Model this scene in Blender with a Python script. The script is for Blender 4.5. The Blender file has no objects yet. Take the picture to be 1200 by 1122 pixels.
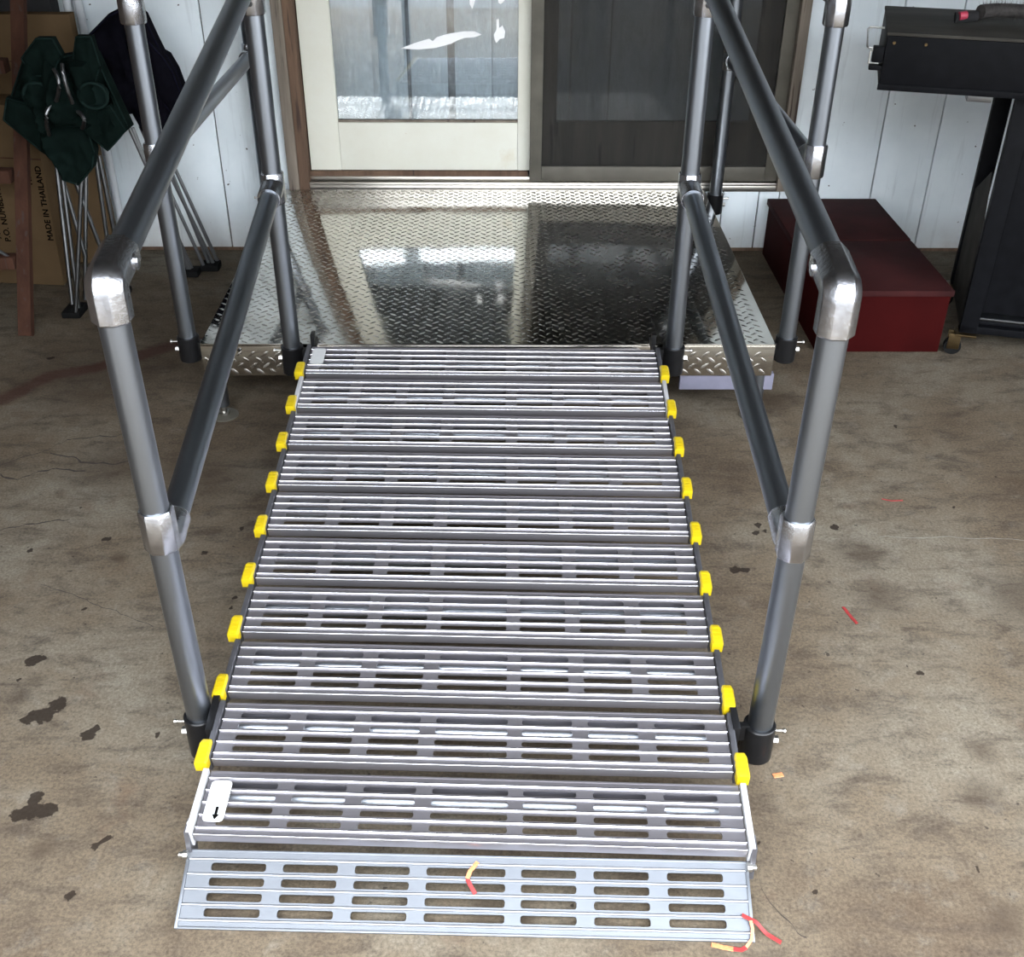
import bpy, bmesh, math, random
import numpy as np
from mathutils import Vector, Matrix, noise as mn

random.seed(7)
scene = bpy.context.scene
col = scene.collection
PI = math.pi

# ------------------------------------------------------------------ camera
CAM_R = Vector((0.99996617, -0.00692744, 0.00443393))
CAM_U = Vector((3.18682262e-05, 0.542345107, 0.840155809))
CAM_F = Vector((0.00822485, 0.84012725, -0.54232698))
cd = bpy.data.cameras.new('camera')
cam = bpy.data.objects.new('camera', cd)
col.objects.link(cam)
cd.sensor_fit = 'HORIZONTAL'
cd.sensor_width = 36.0
cd.lens = 1285.3 / 1200 * 36.0
cd.clip_start = 0.05
m3 = Matrix((CAM_R, CAM_U, -CAM_F)).transposed()
cam.matrix_world = Matrix.Translation((0, 0, 1.506)) @ m3.to_4x4()
scene.camera = cam

# ------------------------------------------------------------------ world and exposure
scene.view_settings.view_transform = 'Standard'
scene.view_settings.look = 'None'
scene.view_settings.gamma = 1.0
scene.view_settings.use_curve_mapping = False
scene.view_settings.exposure = 0.0
SKY = 24.0
w = bpy.data.worlds.new('overcast_sky')
scene.world = w
w.use_nodes = True
nt = w.node_tree
nt.nodes.clear()
wo = nt.nodes.new('ShaderNodeOutputWorld')
bg = nt.nodes.new('ShaderNodeBackground')
tc = nt.nodes.new('ShaderNodeTexCoord')
wn = nt.nodes.new('ShaderNodeTexNoise')
wn.inputs['Scale'].default_value = 2.2
wn.inputs['Detail'].default_value = 4
wr = nt.nodes.new('ShaderNodeValToRGB')
wr.color_ramp.elements[0].position = 0.3
wr.color_ramp.elements[0].color = (0.78, 0.88, 1.0, 1)
wr.color_ramp.elements[1].position = 0.7
wr.color_ramp.elements[1].color = (0.97, 0.98, 1.0, 1)
nt.links.new(tc.outputs['Generated'], wn.inputs['Vector'])
nt.links.new(wn.outputs['Fac'], wr.inputs['Fac'])
nt.links.new(wr.outputs['Color'], bg.inputs['Color'])
# overcast luminance: the zenith three times the horizon
sp = nt.nodes.new('ShaderNodeSeparateXYZ')
mr = nt.nodes.new('ShaderNodeMapRange')
mr.inputs['From Min'].default_value = 0.0
mr.inputs['From Max'].default_value = 1.0
mr.inputs['To Min'].default_value = SKY / 3
mr.inputs['To Max'].default_value = SKY
nt.links.new(tc.outputs['Generated'], sp.inputs[0])
nt.links.new(sp.outputs['Z'], mr.inputs['Value'])
nt.links.new(mr.outputs[0], bg.inputs['Strength'])
nt.links.new(bg.outputs[0], wo.inputs['Surface'])


# ------------------------------------------------------------------ materials
class NT:
    def __init__(s, name):
        s.m = bpy.data.materials.new(name)
        s.m.use_nodes = True
        s.t = s.m.node_tree
        s.b = s.t.nodes['Principled BSDF']
        s.out = s.t.nodes['Material Output']

    def n(s, typ, **kw):
        nd = s.t.nodes.new('ShaderNode' + typ)
        for k, v in kw.items():
            if hasattr(nd, k):
                setattr(nd, k, v)
            else:
                nd.inputs[k.replace('_', ' ')].default_value = v
        return nd

    def l(s, a, b):
        s.t.links.new(a, b)

    def coord(s, kind='Object', scale=(1, 1, 1)):
        t = s.n('TexCoord')
        mp = s.n('Mapping')
        mp.inputs['Scale'].default_value = scale
        s.l(t.outputs[kind], mp.inputs['Vector'])
        return mp.outputs['Vector']

    def noise(s, vec, scale, detail=3, rough=0.5, dist=0.0):
        nd = s.n('TexNoise')
        nd.inputs['Scale'].default_value = scale
        nd.inputs['Detail'].default_value = detail
        nd.inputs['Roughness'].default_value = rough
        nd.inputs['Distortion'].default_value = dist
        s.l(vec, nd.inputs['Vector'])
        return nd.outputs['Fac']

    def ramp(s, fac, stops):
        r = s.n('ValToRGB')
        e = r.color_ramp.elements
        while len(e) < len(stops):
            e.new(0.5)
        for i, (p, c) in enumerate(stops):
            e[i].position = p
            e[i].color = tuple(c) + (1,) if len(c) == 3 else c
        s.l(fac, r.inputs['Fac'])
        return r.outputs['Color']

    def mix(s, fac, a, b, mode='MIX'):
        m = s.n('Mix', data_type='RGBA', blend_type=mode)
        for inp, v in ((m.inputs[0], fac), (m.inputs[6], a), (m.inputs[7], b)):
            if isinstance(v, (int, float)):
                inp.default_value = v
            elif isinstance(v, tuple):
                inp.default_value = v + (1,) if len(v) == 3 else v
            else:
                s.l(v, inp)
        return m.outputs[2]

    def bump(s, h, strength=0.3, dist=0.01):
        b = s.n('Bump')
        b.inputs['Strength'].default_value = strength
        b.inputs['Distance'].default_value = dist
        s.l(h, b.inputs['Height'])
        s.l(b.outputs['Normal'], s.b.inputs['Normal'])

    def setc(s, v):
        if isinstance(v, tuple):
            s.b.inputs['Base Color'].default_value = v + (1,)
        else:
            s.l(v, s.b.inputs['Base Color'])

    def p(s, **kw):
        for k, v in kw.items():
            s.b.inputs[k.replace('_', ' ')].default_value = v
        return s


def simple(name, c, rough=0.5, metal=0.0, var=0.12, scale=30, bump=0.0, bscale=60, stretch=(1, 1, 1), spec=0.5):
    k = NT(name)
    v = k.coord('Object', stretch)
    f = k.noise(v, scale, 4)
    lo = tuple(x * (1 - var) for x in c)
    hi = tuple(min(1, x * (1 + var)) for x in c)
    k.setc(k.ramp(f, [(0.3, lo), (0.7, hi)]))
    k.p(Roughness=rough, Metallic=metal)
    k.b.inputs['Specular IOR Level'].default_value = spec
    if bump:
        k.bump(k.noise(v, bscale, 4), bump, 0.002)
    return k.m


M = {}
M['pipe'] = simple('anodised_pipe', (0.215, 0.235, 0.262), 0.36, 1.0, 0.05, 8, 0.05, 300, (1, 1, 0.2))
M['casting'] = simple('cast_aluminium', (0.42, 0.43, 0.455), 0.27, 1.0, 0.15, 60, 0.22, 160)
M['extrusion'] = simple('extruded_aluminium', (0.30, 0.285, 0.305), 0.34, 0.85, 0.10, 14, 0.04, 60, (0.05, 1, 1))
M['ridge'] = simple('worn_ridge_aluminium', (0.62, 0.62, 0.65), 0.26, 1.0, 0.08, 20, 0.03, 90, (0.05, 1, 1))
M['flap_ridge'] = simple('flap_ridge_aluminium', (0.30, 0.31, 0.33), 0.5, 1.0, 0.05, 20)
M['rod'] = simple('bright_rod_aluminium', (0.42, 0.45, 0.50), 0.45, 1.0, 0.05, 20)
M['flap'] = simple('milled_aluminium', (0.150, 0.160, 0.176), 0.5, 1.0, 0.05, 20, 0.05, 90)
M['sky_lit_bar'] = simple('sky_lit_edge', (0.36, 0.36, 0.37), 0.45, 0.0, 0.02, 60)  # pale copy of the edge aluminium, sky reflection put into its colour
M['bar'] = simple('edge_aluminium', (0.15, 0.15, 0.165), 0.4, 0.8, 0.1, 60, 0.05, 90)
M['black_steel'] = simple('black_powder_coat', (0.006, 0.006, 0.0065), 0.32, 0.0, 0.2, 30, 0.1, 120, (1, 1, 1), 0.25)
M['zinc'] = simple('zinc_plated', (0.5, 0.49, 0.46), 0.3, 1.0, 0.1, 60)
M['yellow'] = simple('yellow_plastic', (0.42, 0.31, 0.004), 0.42, 0.0, 0.06, 60, 0.15, 200)
M['sticker'] = simple('white_vinyl', (0.46, 0.47, 0.47), 0.4, 0.0, 0.02, 60)
M['ink'] = simple('black_ink', (0.004, 0.004, 0.004), 0.9, 0.0, 0.0, 30, 0, 60, (1, 1, 1), 0.0)
M['ink_pale'] = simple('pale_grey_ink', (0.55, 0.56, 0.57), 0.6, 0.0, 0.0)
M['rubber'] = simple('black_rubber', (0.008, 0.008, 0.008), 0.8, 0.0, 0.2, 30, 0, 60, (1, 1, 1), 0.05)
M['steel_leg'] = simple('grey_steel_tube', (0.15, 0.155, 0.16), 0.35, 1.0, 0.1, 40)
M['silver_tube'] = simple('silver_painted_tube', (0.20, 0.205, 0.215), 0.35, 0.8, 0.1, 40)
M['curtain'] = simple('blind_fabric', (0.80, 0.84, 0.87), 0.8, 0.0, 0.05, 60, 0.1, 400)
M['room'] = simple('dim_room_paint', (0.20, 0.20, 0.21), 0.9, 0.0, 0.1, 3)
M['lavender'] = simple('lavender_painted_board', (0.12, 0.118, 0.16), 0.7, 0.0, 0.1, 20)
M['asphalt'] = simple('driveway_concrete', (0.09, 0.085, 0.08), 0.9, 0.0, 0.2, 3)
M['hedge'] = simple('far_house_siding', (0.45, 0.44, 0.42), 0.8, 0.0, 0.1, 6, 0.1, 20)
M['ceiling'] = simple('carport_ceiling', (0.05, 0.042, 0.035), 0.85, 0.0, 0.2, 3)
M['dark_wall'] = simple('dark_board_wall', (0.08, 0.06, 0.045), 0.85, 0.0, 0.2, 3)
M['added_post_paint'] = simple('added_post_paint', (0.25, 0.22, 0.19), 0.7, 0.0, 0.1, 3)
M['ribbon_red'] = simple('red_plastic_ribbon', (0.22, 0.022, 0.022), 0.5, 0.0, 0.2, 200)
M['ribbon_orange'] = simple('orange_plastic_ribbon', (0.5, 0.17, 0.07), 0.5, 0.0, 0.2, 200)
M['crack'] = simple('crack_dirt', (0.02, 0.015, 0.012), 0.95, 0.0, 0.3, 60)
M['pale_chalk'] = simple('pale_score', (0.15, 0.14, 0.12), 0.95, 0.0, 0.3, 60)
M['white_reflection'] = simple('painted_white_reflection', (0.95, 0.96, 0.97), 0.5, 0.0, 0.01, 60)  # flat white for the reflections put on the door glass
M['screw'] = simple('dark_screw', (0.05, 0.05, 0.05), 0.4, 1.0, 0.1)


def m_diamond(name, c, rough):
    k = NT(name)
    v = k.coord('Object')
    f = k.noise(v, 5, 5, 0.6)
    k.setc(k.ramp(f, [(0.3, tuple(x * 0.88 for x in c)), (0.7, c)]))
    f2 = k.noise(v, 14, 6, 0.65)
    r = k.ramp(f2, [(0.35, (rough * 0.7,) * 3), (0.7, (rough * 1.8,) * 3)])
    k.l(r, k.b.inputs['Roughness'])
    k.p(Metallic=1.0)
    h = k.noise(v, 9, 2)
    k.bump(h, 0.10, 0.006)
    return k.m


M['diamond'] = m_diamond('diamond_plate', (0.72, 0.70, 0.65), 0.075)
M['lug'] = m_diamond('diamond_plate_lugs', (0.62, 0.60, 0.56), 0.22)


def m_siding():
    k = NT('white_painted_siding')
    v = k.coord('Object')
    vs = k.coord('Object', (1, 1, 0.06))
    f = k.noise(v, 4, 5, 0.6)
    c = k.ramp(f, [(0.3, (0.66, 0.73, 0.77)), (0.7, (0.78, 0.84, 0.87))])
    g = k.noise(vs, 55, 4, 0.6)
    c = k.mix(k.ramp(g, [(0.30, (0.3,) * 3), (0.40, (0.0,) * 3)]), c, (0.45, 0.49, 0.52))
    s = k.noise(v, 48, 2, 0.5)
    c = k.mix(k.ramp(s, [(0.735, (0,) * 3), (0.755, (1,) * 3)]), c, (0.06, 0.055, 0.05))
    # mud splash and wear low on the boards
    tcn = k.n('TexCoord')
    sep = k.n('SeparateXYZ')
    k.l(tcn.outputs['Object'], sep.inputs[0])
    ma = k.n('MapRange')
    ma.inputs['From Min'].default_value = 0.0
    ma.inputs['From Max'].default_value = 0.16
    ma.inputs['To Min'].default_value = 0.75
    ma.inputs['To Max'].default_value = 0.0
    k.l(sep.outputs['Z'], ma.inputs['Value'])
    mm = k.n('Math', operation='MULTIPLY')
    k.l(ma.outputs[0], mm.inputs[0])
    k.l(k.noise(v, 9, 5, 0.7), mm.inputs[1])
    c = k.mix(mm.outputs[0], c, (0.30, 0.22, 0.15))
    k.setc(c)
    k.p(Roughness=0.62)
    k.bump(g, 0.25, 0.002)
    return k.m


M['siding'] = m_siding()


def m_cream():
    k = NT('cream_door_paint')
    v = k.coord('Object')
    f = k.noise(v, 5, 6, 0.65)
    c = k.ramp(f, [(0.3, (0.66, 0.645, 0.55)), (0.62, (0.70, 0.70, 0.62)), (0.8, (0.62, 0.57, 0.44))])
    s = k.noise(v, 42, 5, 0.7)
    c = k.mix(k.ramp(s, [(0.70, (0,) * 3), (0.73, (0.8,) * 3)]), c, (0.45, 0.33, 0.2))
    k.setc(c)
    k.p(Roughness=0.5)
    k.bump(k.noise(v, 90, 3), 0.08, 0.002)
    return k.m


M['cream'] = m_cream()


def m_wood(name, a, b, cracks=(0.05, 0.035, 0.03), scale=30, rough=0.8):
    k = NT(name)
    v = k.coord('Object', (1, 1, 0.07))
    f = k.noise(v, scale, 5, 0.6, 0.4)
    c = k.ramp(f, [(0.3, a), (0.7, b)])
    g = k.noise(v, scale * 1.7, 3, 0.5)
    c = k.mix(k.ramp(g, [(0.33, (0.9,) * 3), (0.40, (0,) * 3)]), c, cracks)
    k.setc(c)
    k.p(Roughness=rough)
    k.b.inputs['Specular IOR Level'].default_value = 0.1
    k.bump(f, 0.4, 0.003)
    return k.m


M['old_wood'] = m_wood('weathered_brown_wood', (0.085, 0.055, 0.04), (0.17, 0.11, 0.075))
M['old_wood_grey'] = m_wood('weathered_grey_wood', (0.13, 0.11, 0.09), (0.26, 0.22, 0.18))
M['ladder_wood'] = m_wood('reddish_ladder_wood', (0.035, 0.016, 0.011), (0.065, 0.03, 0.019))
M['bronze'] = simple('bronze_anodised_frame', (0.10, 0.092, 0.074), 0.5, 0.3, 0.2, 12, 0.1, 60)
M['threshold'] = simple('aluminium_threshold', (0.60, 0.57, 0.52), 0.3, 1.0, 0.15, 16, 0.1, 60, (0.1, 1, 1))
M['red_paint'] = simple('oxblood_red_paint', (0.025, 0.0022, 0.0022), 0.8, 0.0, 0.15, 9, 0.15, 60, (1, 1, 1), 0.04)
M['red_top'] = simple('worn_red_brown_paint', (0.030, 0.0065, 0.0065), 0.8, 0.0, 0.35, 7, 0.2, 40, (1, 1, 1), 0.12)
M['card'] = simple('brown_cardboard', (0.095, 0.062, 0.033), 0.9, 0.0, 0.1, 8, 0.05, 60, (1, 1, 1), 0.05)
M['green'] = simple('dark_green_canvas', (0.0033, 0.0078, 0.0065), 0.85, 0.0, 0.25, 30, 0.3, 500, (1, 1, 1), 0.05)
M['green_edge'] = simple('green_piping', (0.008, 0.017, 0.015), 0.8, 0.0, 0.1, 30, 0, 60, (1, 1, 1), 0.05)
M['navy_edge'] = simple('navy_piping', (0.006, 0.006, 0.014), 0.8, 0.0, 0.1, 30, 0, 60, (1, 1, 1), 0.05)
M['navy'] = simple('navy_canvas', (0.0036, 0.0034, 0.0058), 0.9, 0.0, 0.25, 30, 0.3, 500, (1, 1, 1), 0.04)
M['grill_black'] = simple('black_enamel', (0.0040, 0.0042, 0.0052), 0.5, 0.0, 0.25, 30, 0.15, 120, (1, 1, 1), 0.06)
M['grill_top'] = simple('dusty_black_lid', (0.04, 0.037, 0.032), 0.7, 0.0, 0.3, 12, 0.1, 120, (0.3, 1, 1), 0.1)
M['brass'] = simple('dull_brass', (0.10, 0.07, 0.035), 0.4, 1.0, 0.2)
M['pink'] = simple('pink_plastic', (0.35, 0.03, 0.06), 0.5, 0.0, 0.2)
M['bristle'] = simple('dark_bristles', (0.03, 0.026, 0.024), 0.8, 0.0, 0.5, 90)
M['dark_cloth'] = simple('black_cloth', (0.008, 0.008, 0.009), 0.9, 0.0, 0.2)
M['white_tube'] = simple('white_tube_paint', (0.5, 0.53, 0.55), 0.5, 0.0, 0.05)


def m_glass():
    k = NT('dusty_door_glass')
    t = k.t
    v = k.coord('Object', (1, 1, 0.25))
    gl = k.n('BsdfGlossy')
    gl.inputs['Roughness'].default_value = 0.012
    gl.inputs['Color'].default_value = (1, 1, 1, 1)
    tr = k.n('BsdfTransparent')
    tr.inputs['Color'].default_value = (0.86, 0.90, 0.92, 1)
    di = k.n('BsdfDiffuse')
    di.inputs['Color'].default_value = (0.55, 0.62, 0.66, 1)
    fr = k.n('Fresnel')
    fr.inputs['IOR'].default_value = 2.0
    m1 = k.n('MixShader')
    k.l(k.noise(v, 70, 4, 0.7), (mr := k.n('MapRange')).inputs['Value'])
    mr.inputs['From Min'].default_value = 0.45
    mr.inputs['From Max'].default_value = 0.8
    mr.inputs['To Min'].default_value = 0.08
    mr.inputs['To Max'].default_value = 0.30
    k.l(mr.outputs[0], m1.inputs[0])
    k.l(tr.outputs[0], m1.inputs[1])
    k.l(di.outputs[0], m1.inputs[2])
    m2 = k.n('MixShader')
    k.l(fr.outputs[0], m2.inputs[0])
    k.l(m1.outputs[0], m2.inputs[1])
    k.l(gl.outputs[0], m2.inputs[2])
    k.l(m2.outputs[0], k.out.inputs['Surface'])
    return k.m


M['glass'] = m_glass()


def m_screen():
    k = NT('insect_screen')
    v = k.coord('Object')
    tr = k.n('BsdfTransparent')
    di = k.n('BsdfDiffuse')
    di.inputs['Color'].default_value = (0.028, 0.028, 0.026, 1)
    gl = k.n('BsdfGlossy')
    gl.inputs['Roughness'].default_value = 0.35
    gl.inputs['Color'].default_value = (0.1, 0.1, 0.1, 1)
    ms0 = k.n('MixShader')
    ms0.inputs[0].default_value = 0.15
    k.l(di.outputs[0], ms0.inputs[1])
    k.l(gl.outputs[0], ms0.inputs[2])
    ms = k.n('MixShader')
    ms.inputs[0].default_value = 0.52
    k.l(tr.outputs[0], ms.inputs[1])
    k.l(ms0.outputs[0], ms.inputs[2])
    k.l(ms.outputs[0], k.out.inputs['Surface'])
    return k.m


M['screen'] = m_screen()


def m_floor():
    k = NT('stained_concrete')
    v = k.coord('Object')
    big = k.noise(v, 1.6, 6, 0.65, 0.3)
    c = k.ramp(big, [(0.30, (0.062, 0.044, 0.029)), (0.48, (0.104, 0.082, 0.057)), (0.68, (0.155, 0.138, 0.108))])
    vs = k.coord('Object', (1, 2.2, 1))
    med = k.noise(vs, 9, 8, 0.72, 0.4)
    c = k.mix(k.ramp(med, [(0.34, (0.75,) * 3), (0.52, (0.0,) * 3)]), c, (0.047, 0.036, 0.027))
    med2 = k.noise(v, 15, 6, 0.7, 0.2)
    c = k.mix(k.ramp(med2, [(0.55, (0.0,) * 3), (0.72, (0.3,) * 3)]), c, (0.17, 0.158, 0.135))
    fine = k.noise(v, 160, 5, 0.75)
    c = k.mix(0.75, c, k.ramp(fine, [(0.3, (0.42,) * 3), (0.7, (1.50,) * 3)]), 'MULTIPLY')
    rust = k.noise(v, 6.5, 5, 0.6)
    c = k.mix(k.ramp(rust, [(0.62, (0,) * 3), (0.75, (0.4,) * 3)]), c, (0.08, 0.045, 0.028))
    pit = k.noise(v, 60, 3, 0.5)
    c = k.mix(k.ramp(pit, [(0.70, (0,) * 3), (0.73, (0.8,) * 3)]), c, (0.025, 0.020, 0.016))
    # stain, red paint and soft dark patch masks stored on the mesh
    for attr, colr, lo, hi, amp, nsc in (('soft', (0.035, 0.024, 0.016), 0.25, 1.0, 0.55, 10), ('paint', (0.04, 0.012, 0.010), 0.35, 0.8, 0.7, 14),
                                         ('stain', (0.012, 0.008, 0.006), 0.48, 0.56, 0.8, 45)):
        a = k.n('Attribute')
        a.attribute_name = attr
        nz = k.noise(v, nsc, 5, 0.65)
        sub = k.n('Math', operation='SUBTRACT')
        sub.inputs[1].default_value = 0.5
        k.l(nz, sub.inputs[0])
        mu = k.n('Math', operation='MULTIPLY')
        mu.inputs[1].default_value = amp
        k.l(sub.outputs[0], mu.inputs[0])
        ad = k.n('Math', operation='ADD')
        k.l(mu.outputs[0], ad.inputs[0])
        k.l(a.outputs['Fac'], ad.inputs[1])
        mr = k.n('MapRange')
        mr.interpolation_type = 'SMOOTHSTEP'
        mr.inputs['From Min'].default_value = lo
        mr.inputs['From Max'].default_value = hi
        mr.inputs['To Max'].default_value = {'stain': 0.88, 'soft': 0.6, 'paint': 0.6}[attr]
        k.l(ad.outputs[0], mr.inputs['Value'])
        c = k.mix(mr.outputs[0], c, colr)
    k.setc(c)
    k.p(Roughness=0.85)
    k.b.inputs['Specular IOR Level'].default_value = 0.12
    k.bump(fine, 0.25, 0.002)
    return k.m


M['floor'] = m_floor()


# ------------------------------------------------------------------ mesh helpers
class MB:
    def __init__(s):
        s.v = []
        s.f = []

    def add(s, vs, fs):
        o = len(s.v)
        s.v += [tuple(x) for x in vs]
        s.f += [tuple(i + o for i in f) for f in fs]
        return s

    def box(s, x0, x1, y0, y1, z0, z1, bev=0.0, mat=None):
        if bev <= 0:
            vs = [Vector((x, y, z)) for x in (x0, x1) for y in (y0, y1) for z in (z0, z1)]
            fs = [(0, 1, 3, 2), (4, 6, 7, 5), (0, 4, 5, 1), (2, 3, 7, 6), (0, 2, 6, 4), (1, 5, 7, 3)]
        else:
            bm = bmesh.new()
            bmesh.ops.create_cube(bm, size=1)
            for v in bm.verts:
                v.co = Vector((x0 + (v.co.x + .5) * (x1 - x0), y0 + (v.co.y + .5) * (y1 - y0), z0 + (v.co.z + .5) * (z1 - z0)))
            bmesh.ops.bevel(bm, geom=bm.edges[:], offset=bev, segments=2, affect='EDGES', profile=0.6)
            bm.verts.index_update()
            vs = [v.co.copy() for v in bm.verts]
            fs = [tuple(v.index for v in f.verts) for f in bm.faces]
            bm.free()
        if mat is not None:
            vs = [mat @ v for v in vs]
        return s.add(vs, fs)

    def sweep(s, pts, prof, side=None, scales=None, cap=True):
        """prof: list of (a,b) in the (side, normal) frame"""
        pts = [Vector(p) for p in pts]
        n = len(prof)
        rings = []
        for i, p in enumerate(pts):
            if i == 0:
                t = pts[1] - pts[0]
            elif i == len(pts) - 1:
                t = pts[-1] - pts[-2]
            else:
                t = (pts[i + 1] - p).normalized() + (p - pts[i - 1]).normalized()
            t.normalize()
            if side is None:
                up = Vector((0, 0, 1)) if abs(t.z) < 0.95 else Vector((1, 0, 0))
                sd = t.cross(up).normalized()
            else:
                sd = Vector(side)
                sd = (sd - t * sd.dot(t)).normalized()
            nm = sd.cross(t).normalized()
            k = 1.0 if scales is None else scales[i]
            rings.append([p + sd * a * k + nm * b * k for a, b in prof])
        vs = [v for r in rings for v in r]
        fs = []
        for i in range(len(rings) - 1):
            for j in range(n):
                a, b = i * n + j, i * n + (j + 1) % n
                fs.append((a, b, b + n, a + n))
        if cap:
            fs.append(tuple(range(n))[::-1])
            fs.append(tuple((len(rings) - 1) * n + j for j in range(n)))
        return s.add(vs, fs)

    def tube(s, p0, p1, r, seg=20, r1=None, cap=True):
        pr = [(math.cos(2 * PI * i / seg), math.sin(2 * PI * i / seg)) for i in range(seg)]
        return s.sweep([p0, p1], pr, None, [r, r if r1 is None else r1], cap)

    def poly(s, pts, r, seg=8):
        pr = [(math.cos(2 * PI * i / seg) * r, math.sin(2 * PI * i / seg) * r) for i in range(seg)]
        return s.sweep(pts, pr)

    def torus(s, c, R, r, ax='y', seg=28, sg=8, squash=1.0, a0=0, a1=2 * PI):
        vs, fs = [], []
        for i in range(seg):
            a = a0 + (a1 - a0) * i / seg
            for j in range(sg):
                b = 2 * PI * j / sg
                q = R + r * math.cos(b)
                u, v_, w_ = q * math.cos(a), q * math.sin(a) * squash, r * math.sin(b)
                if ax == 'y':
                    vs.append((c[0] + u, c[1] + w_, c[2] + v_))
                elif ax == 'z':
                    vs.append((c[0] + u, c[1] + v_, c[2] + w_))
                else:
                    vs.append((c[0] + w_, c[1] + u, c[2] + v_))
                fs.append((i * sg + j, ((i + 1) % seg) * sg + j, ((i + 1) % seg) * sg + (j + 1) % sg, i * sg + (j + 1) % sg))
        return s.add(vs, fs)

    def mesh(s, name, mat, smooth=35):
        me = bpy.data.meshes.new(name)
        me.from_pydata(s.v, [], s.f)
        bm = bmesh.new()
        bm.from_mesh(me)
        bmesh.ops.recalc_face_normals(bm, faces=bm.faces[:])
        bm.to_mesh(me)
        bm.free()
        me.materials.append(mat)
        if smooth:
            me.polygons.foreach_set('use_smooth', [True] * len(me.polygons))
            me.set_sharp_from_angle(angle=math.radians(smooth))
        me.update()
        return me


def ob(name, me, parent=None, loc=None, **props):
    if isinstance(me, tuple):
        me = me[0].mesh(name, me[1], *me[2:])
    o = bpy.data.objects.new(name, me)
    col.objects.link(o)
    if loc is not None:
        o.location = loc
    if parent is not None:
        o.parent = parent
    for k, v in props.items():
        o[k] = v
    return o


def thing(name, label, cat, loc=(0, 0, 0), group=None, rotz=0.0):
    o = bpy.data.objects.new(name, None)
    o.empty_display_size = 0.1
    col.objects.link(o)
    o.location = loc
    o.rotation_euler = (0, 0, rotz)
    o['label'] = label
    o['category'] = cat
    if group:
        o['group'] = group
    return o


def sub(a, b):
    return (a[0] - b[0], a[1] - b[1], a[2] - b[2])


def circle(r, n=24, ph=0.0):
    return [(r * math.cos(2 * PI * i / n + ph), r * math.sin(2 * PI * i / n + ph)) for i in range(n)]


def octo(r, cut=0.09):
    """octagon with slightly rounded corners; r = distance to a flat"""
    R = r / math.cos(PI / 8)
    c = [Vector((R * math.cos(PI / 8 + i * PI / 4), R * math.sin(PI / 8 + i * PI / 4))) for i in range(8)]
    out = []
    for i in range(8):
        a, b, d = c[i - 1], c[i], c[(i + 1) % 8]
        p0, p2 = b.lerp(a, cut), b.lerp(d, cut)
        out += [tuple(p0), tuple((p0 + b * 1.2 + p2) / 3.2), tuple(p2)]
    return out


# ------------------------------------------------------------------ the setting
WALL_Y = 3.90
# floor: fine grid near the ramp carrying the stain and dark patch masks
STAINS = [(-0.944, 1.657, 0.016), (-0.930, 1.664, 0.012), (-0.871, 1.508, 0.022), (-0.850, 1.537, 0.018), (-0.895, 1.498, 0.014), (-0.769, 1.455, 0.014), (-0.762, 1.472, 0.010), (-0.64, 1.455, 0.008),
          (-0.813, 1.312, 0.013), (-0.813, 1.278, 0.018), (-0.785, 1.282, 0.018), (-0.83, 1.27, 0.014), (-0.68, 1.205, 0.009), (-0.663, 1.221, 0.008), (-0.687, 1.11, 0.010),
          (-0.779, 1.366, 0.006), (-0.951, 1.601, 0.006), (-0.922, 2.073, 0.012), (-1.084, 2.03, 0.009),
          (-0.682, 2.02, 0.009), (-0.918, 2.03, 0.006), (-0.617, 2.114, 0.008), (-0.581, 1.859, 0.008), (-0.583, 1.825, 0.008), (0.787, 2.12, 0.012), (0.522, 1.955, 0.014), (0.545, 1.953, 0.011),
          (0.607, 2.13, 0.010), (0.83, 1.619, 0.009), (0.89, 1.483, 0.006), (0.499, 1.11, 0.006), (0.774, 1.153, 0.008), (1.077, 2.596, 0.008),
          (0.594, 2.096, 0.010), (0.617, 2.103, 0.008), (-1.372, 3.007, 0.012), (0.43, 1.21, 0.005), (0.735, 1.27, 0.005), (-0.55, 1.98, 0.006), (0.95, 1.9, 0.005),
          (-0.89, 1.82, 0.006), (-1.02, 2.2, 0.007), (-0.97, 1.95, 0.006), (0.70, 1.72, 0.005), (1.10, 2.2, 0.006)]
SOFT = [(-0.776, 2.337, 0.20), (0.822, 2.012, 0.08), (0.817, 1.857, 0.08), (0.877, 1.413, 0.04), (0.84, 1.313, 0.05), (-0.92, 1.60, 0.03), (-0.93, 1.56, 0.03), (-0.763, 1.199, 0.03),
        (0.755, 2.741, 0.10), (-0.574, 2.418, 0.10), (0.787, 1.058, 0.06), (1.115, 1.857, 0.11), (-0.587, 1.845, 0.02), (-1.0, 2.40, 0.16), (-0.676, 2.10, 0.035), (-0.60, 2.13, 0.02), (-0.87, 2.0, 0.03),
        (-1.2, 2.9, 0.3), (-0.033, 1.075, 0.045), (0.03, 1.06, 0.04), (-0.2, 2.2, 0.5), (0.55, 2.85, 0.15), (0.0, 1.8, 0.35)]  # includes broad dark patches beneath the ramp
RED = [(-1.424, 2.738), (-1.38, 2.815), (-1.334, 2.895), (-1.222, 2.939), (-1.117, 3.019), (-1.033, 3.096), (-0.966, 3.126), (-0.86, 3.14)]
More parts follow.
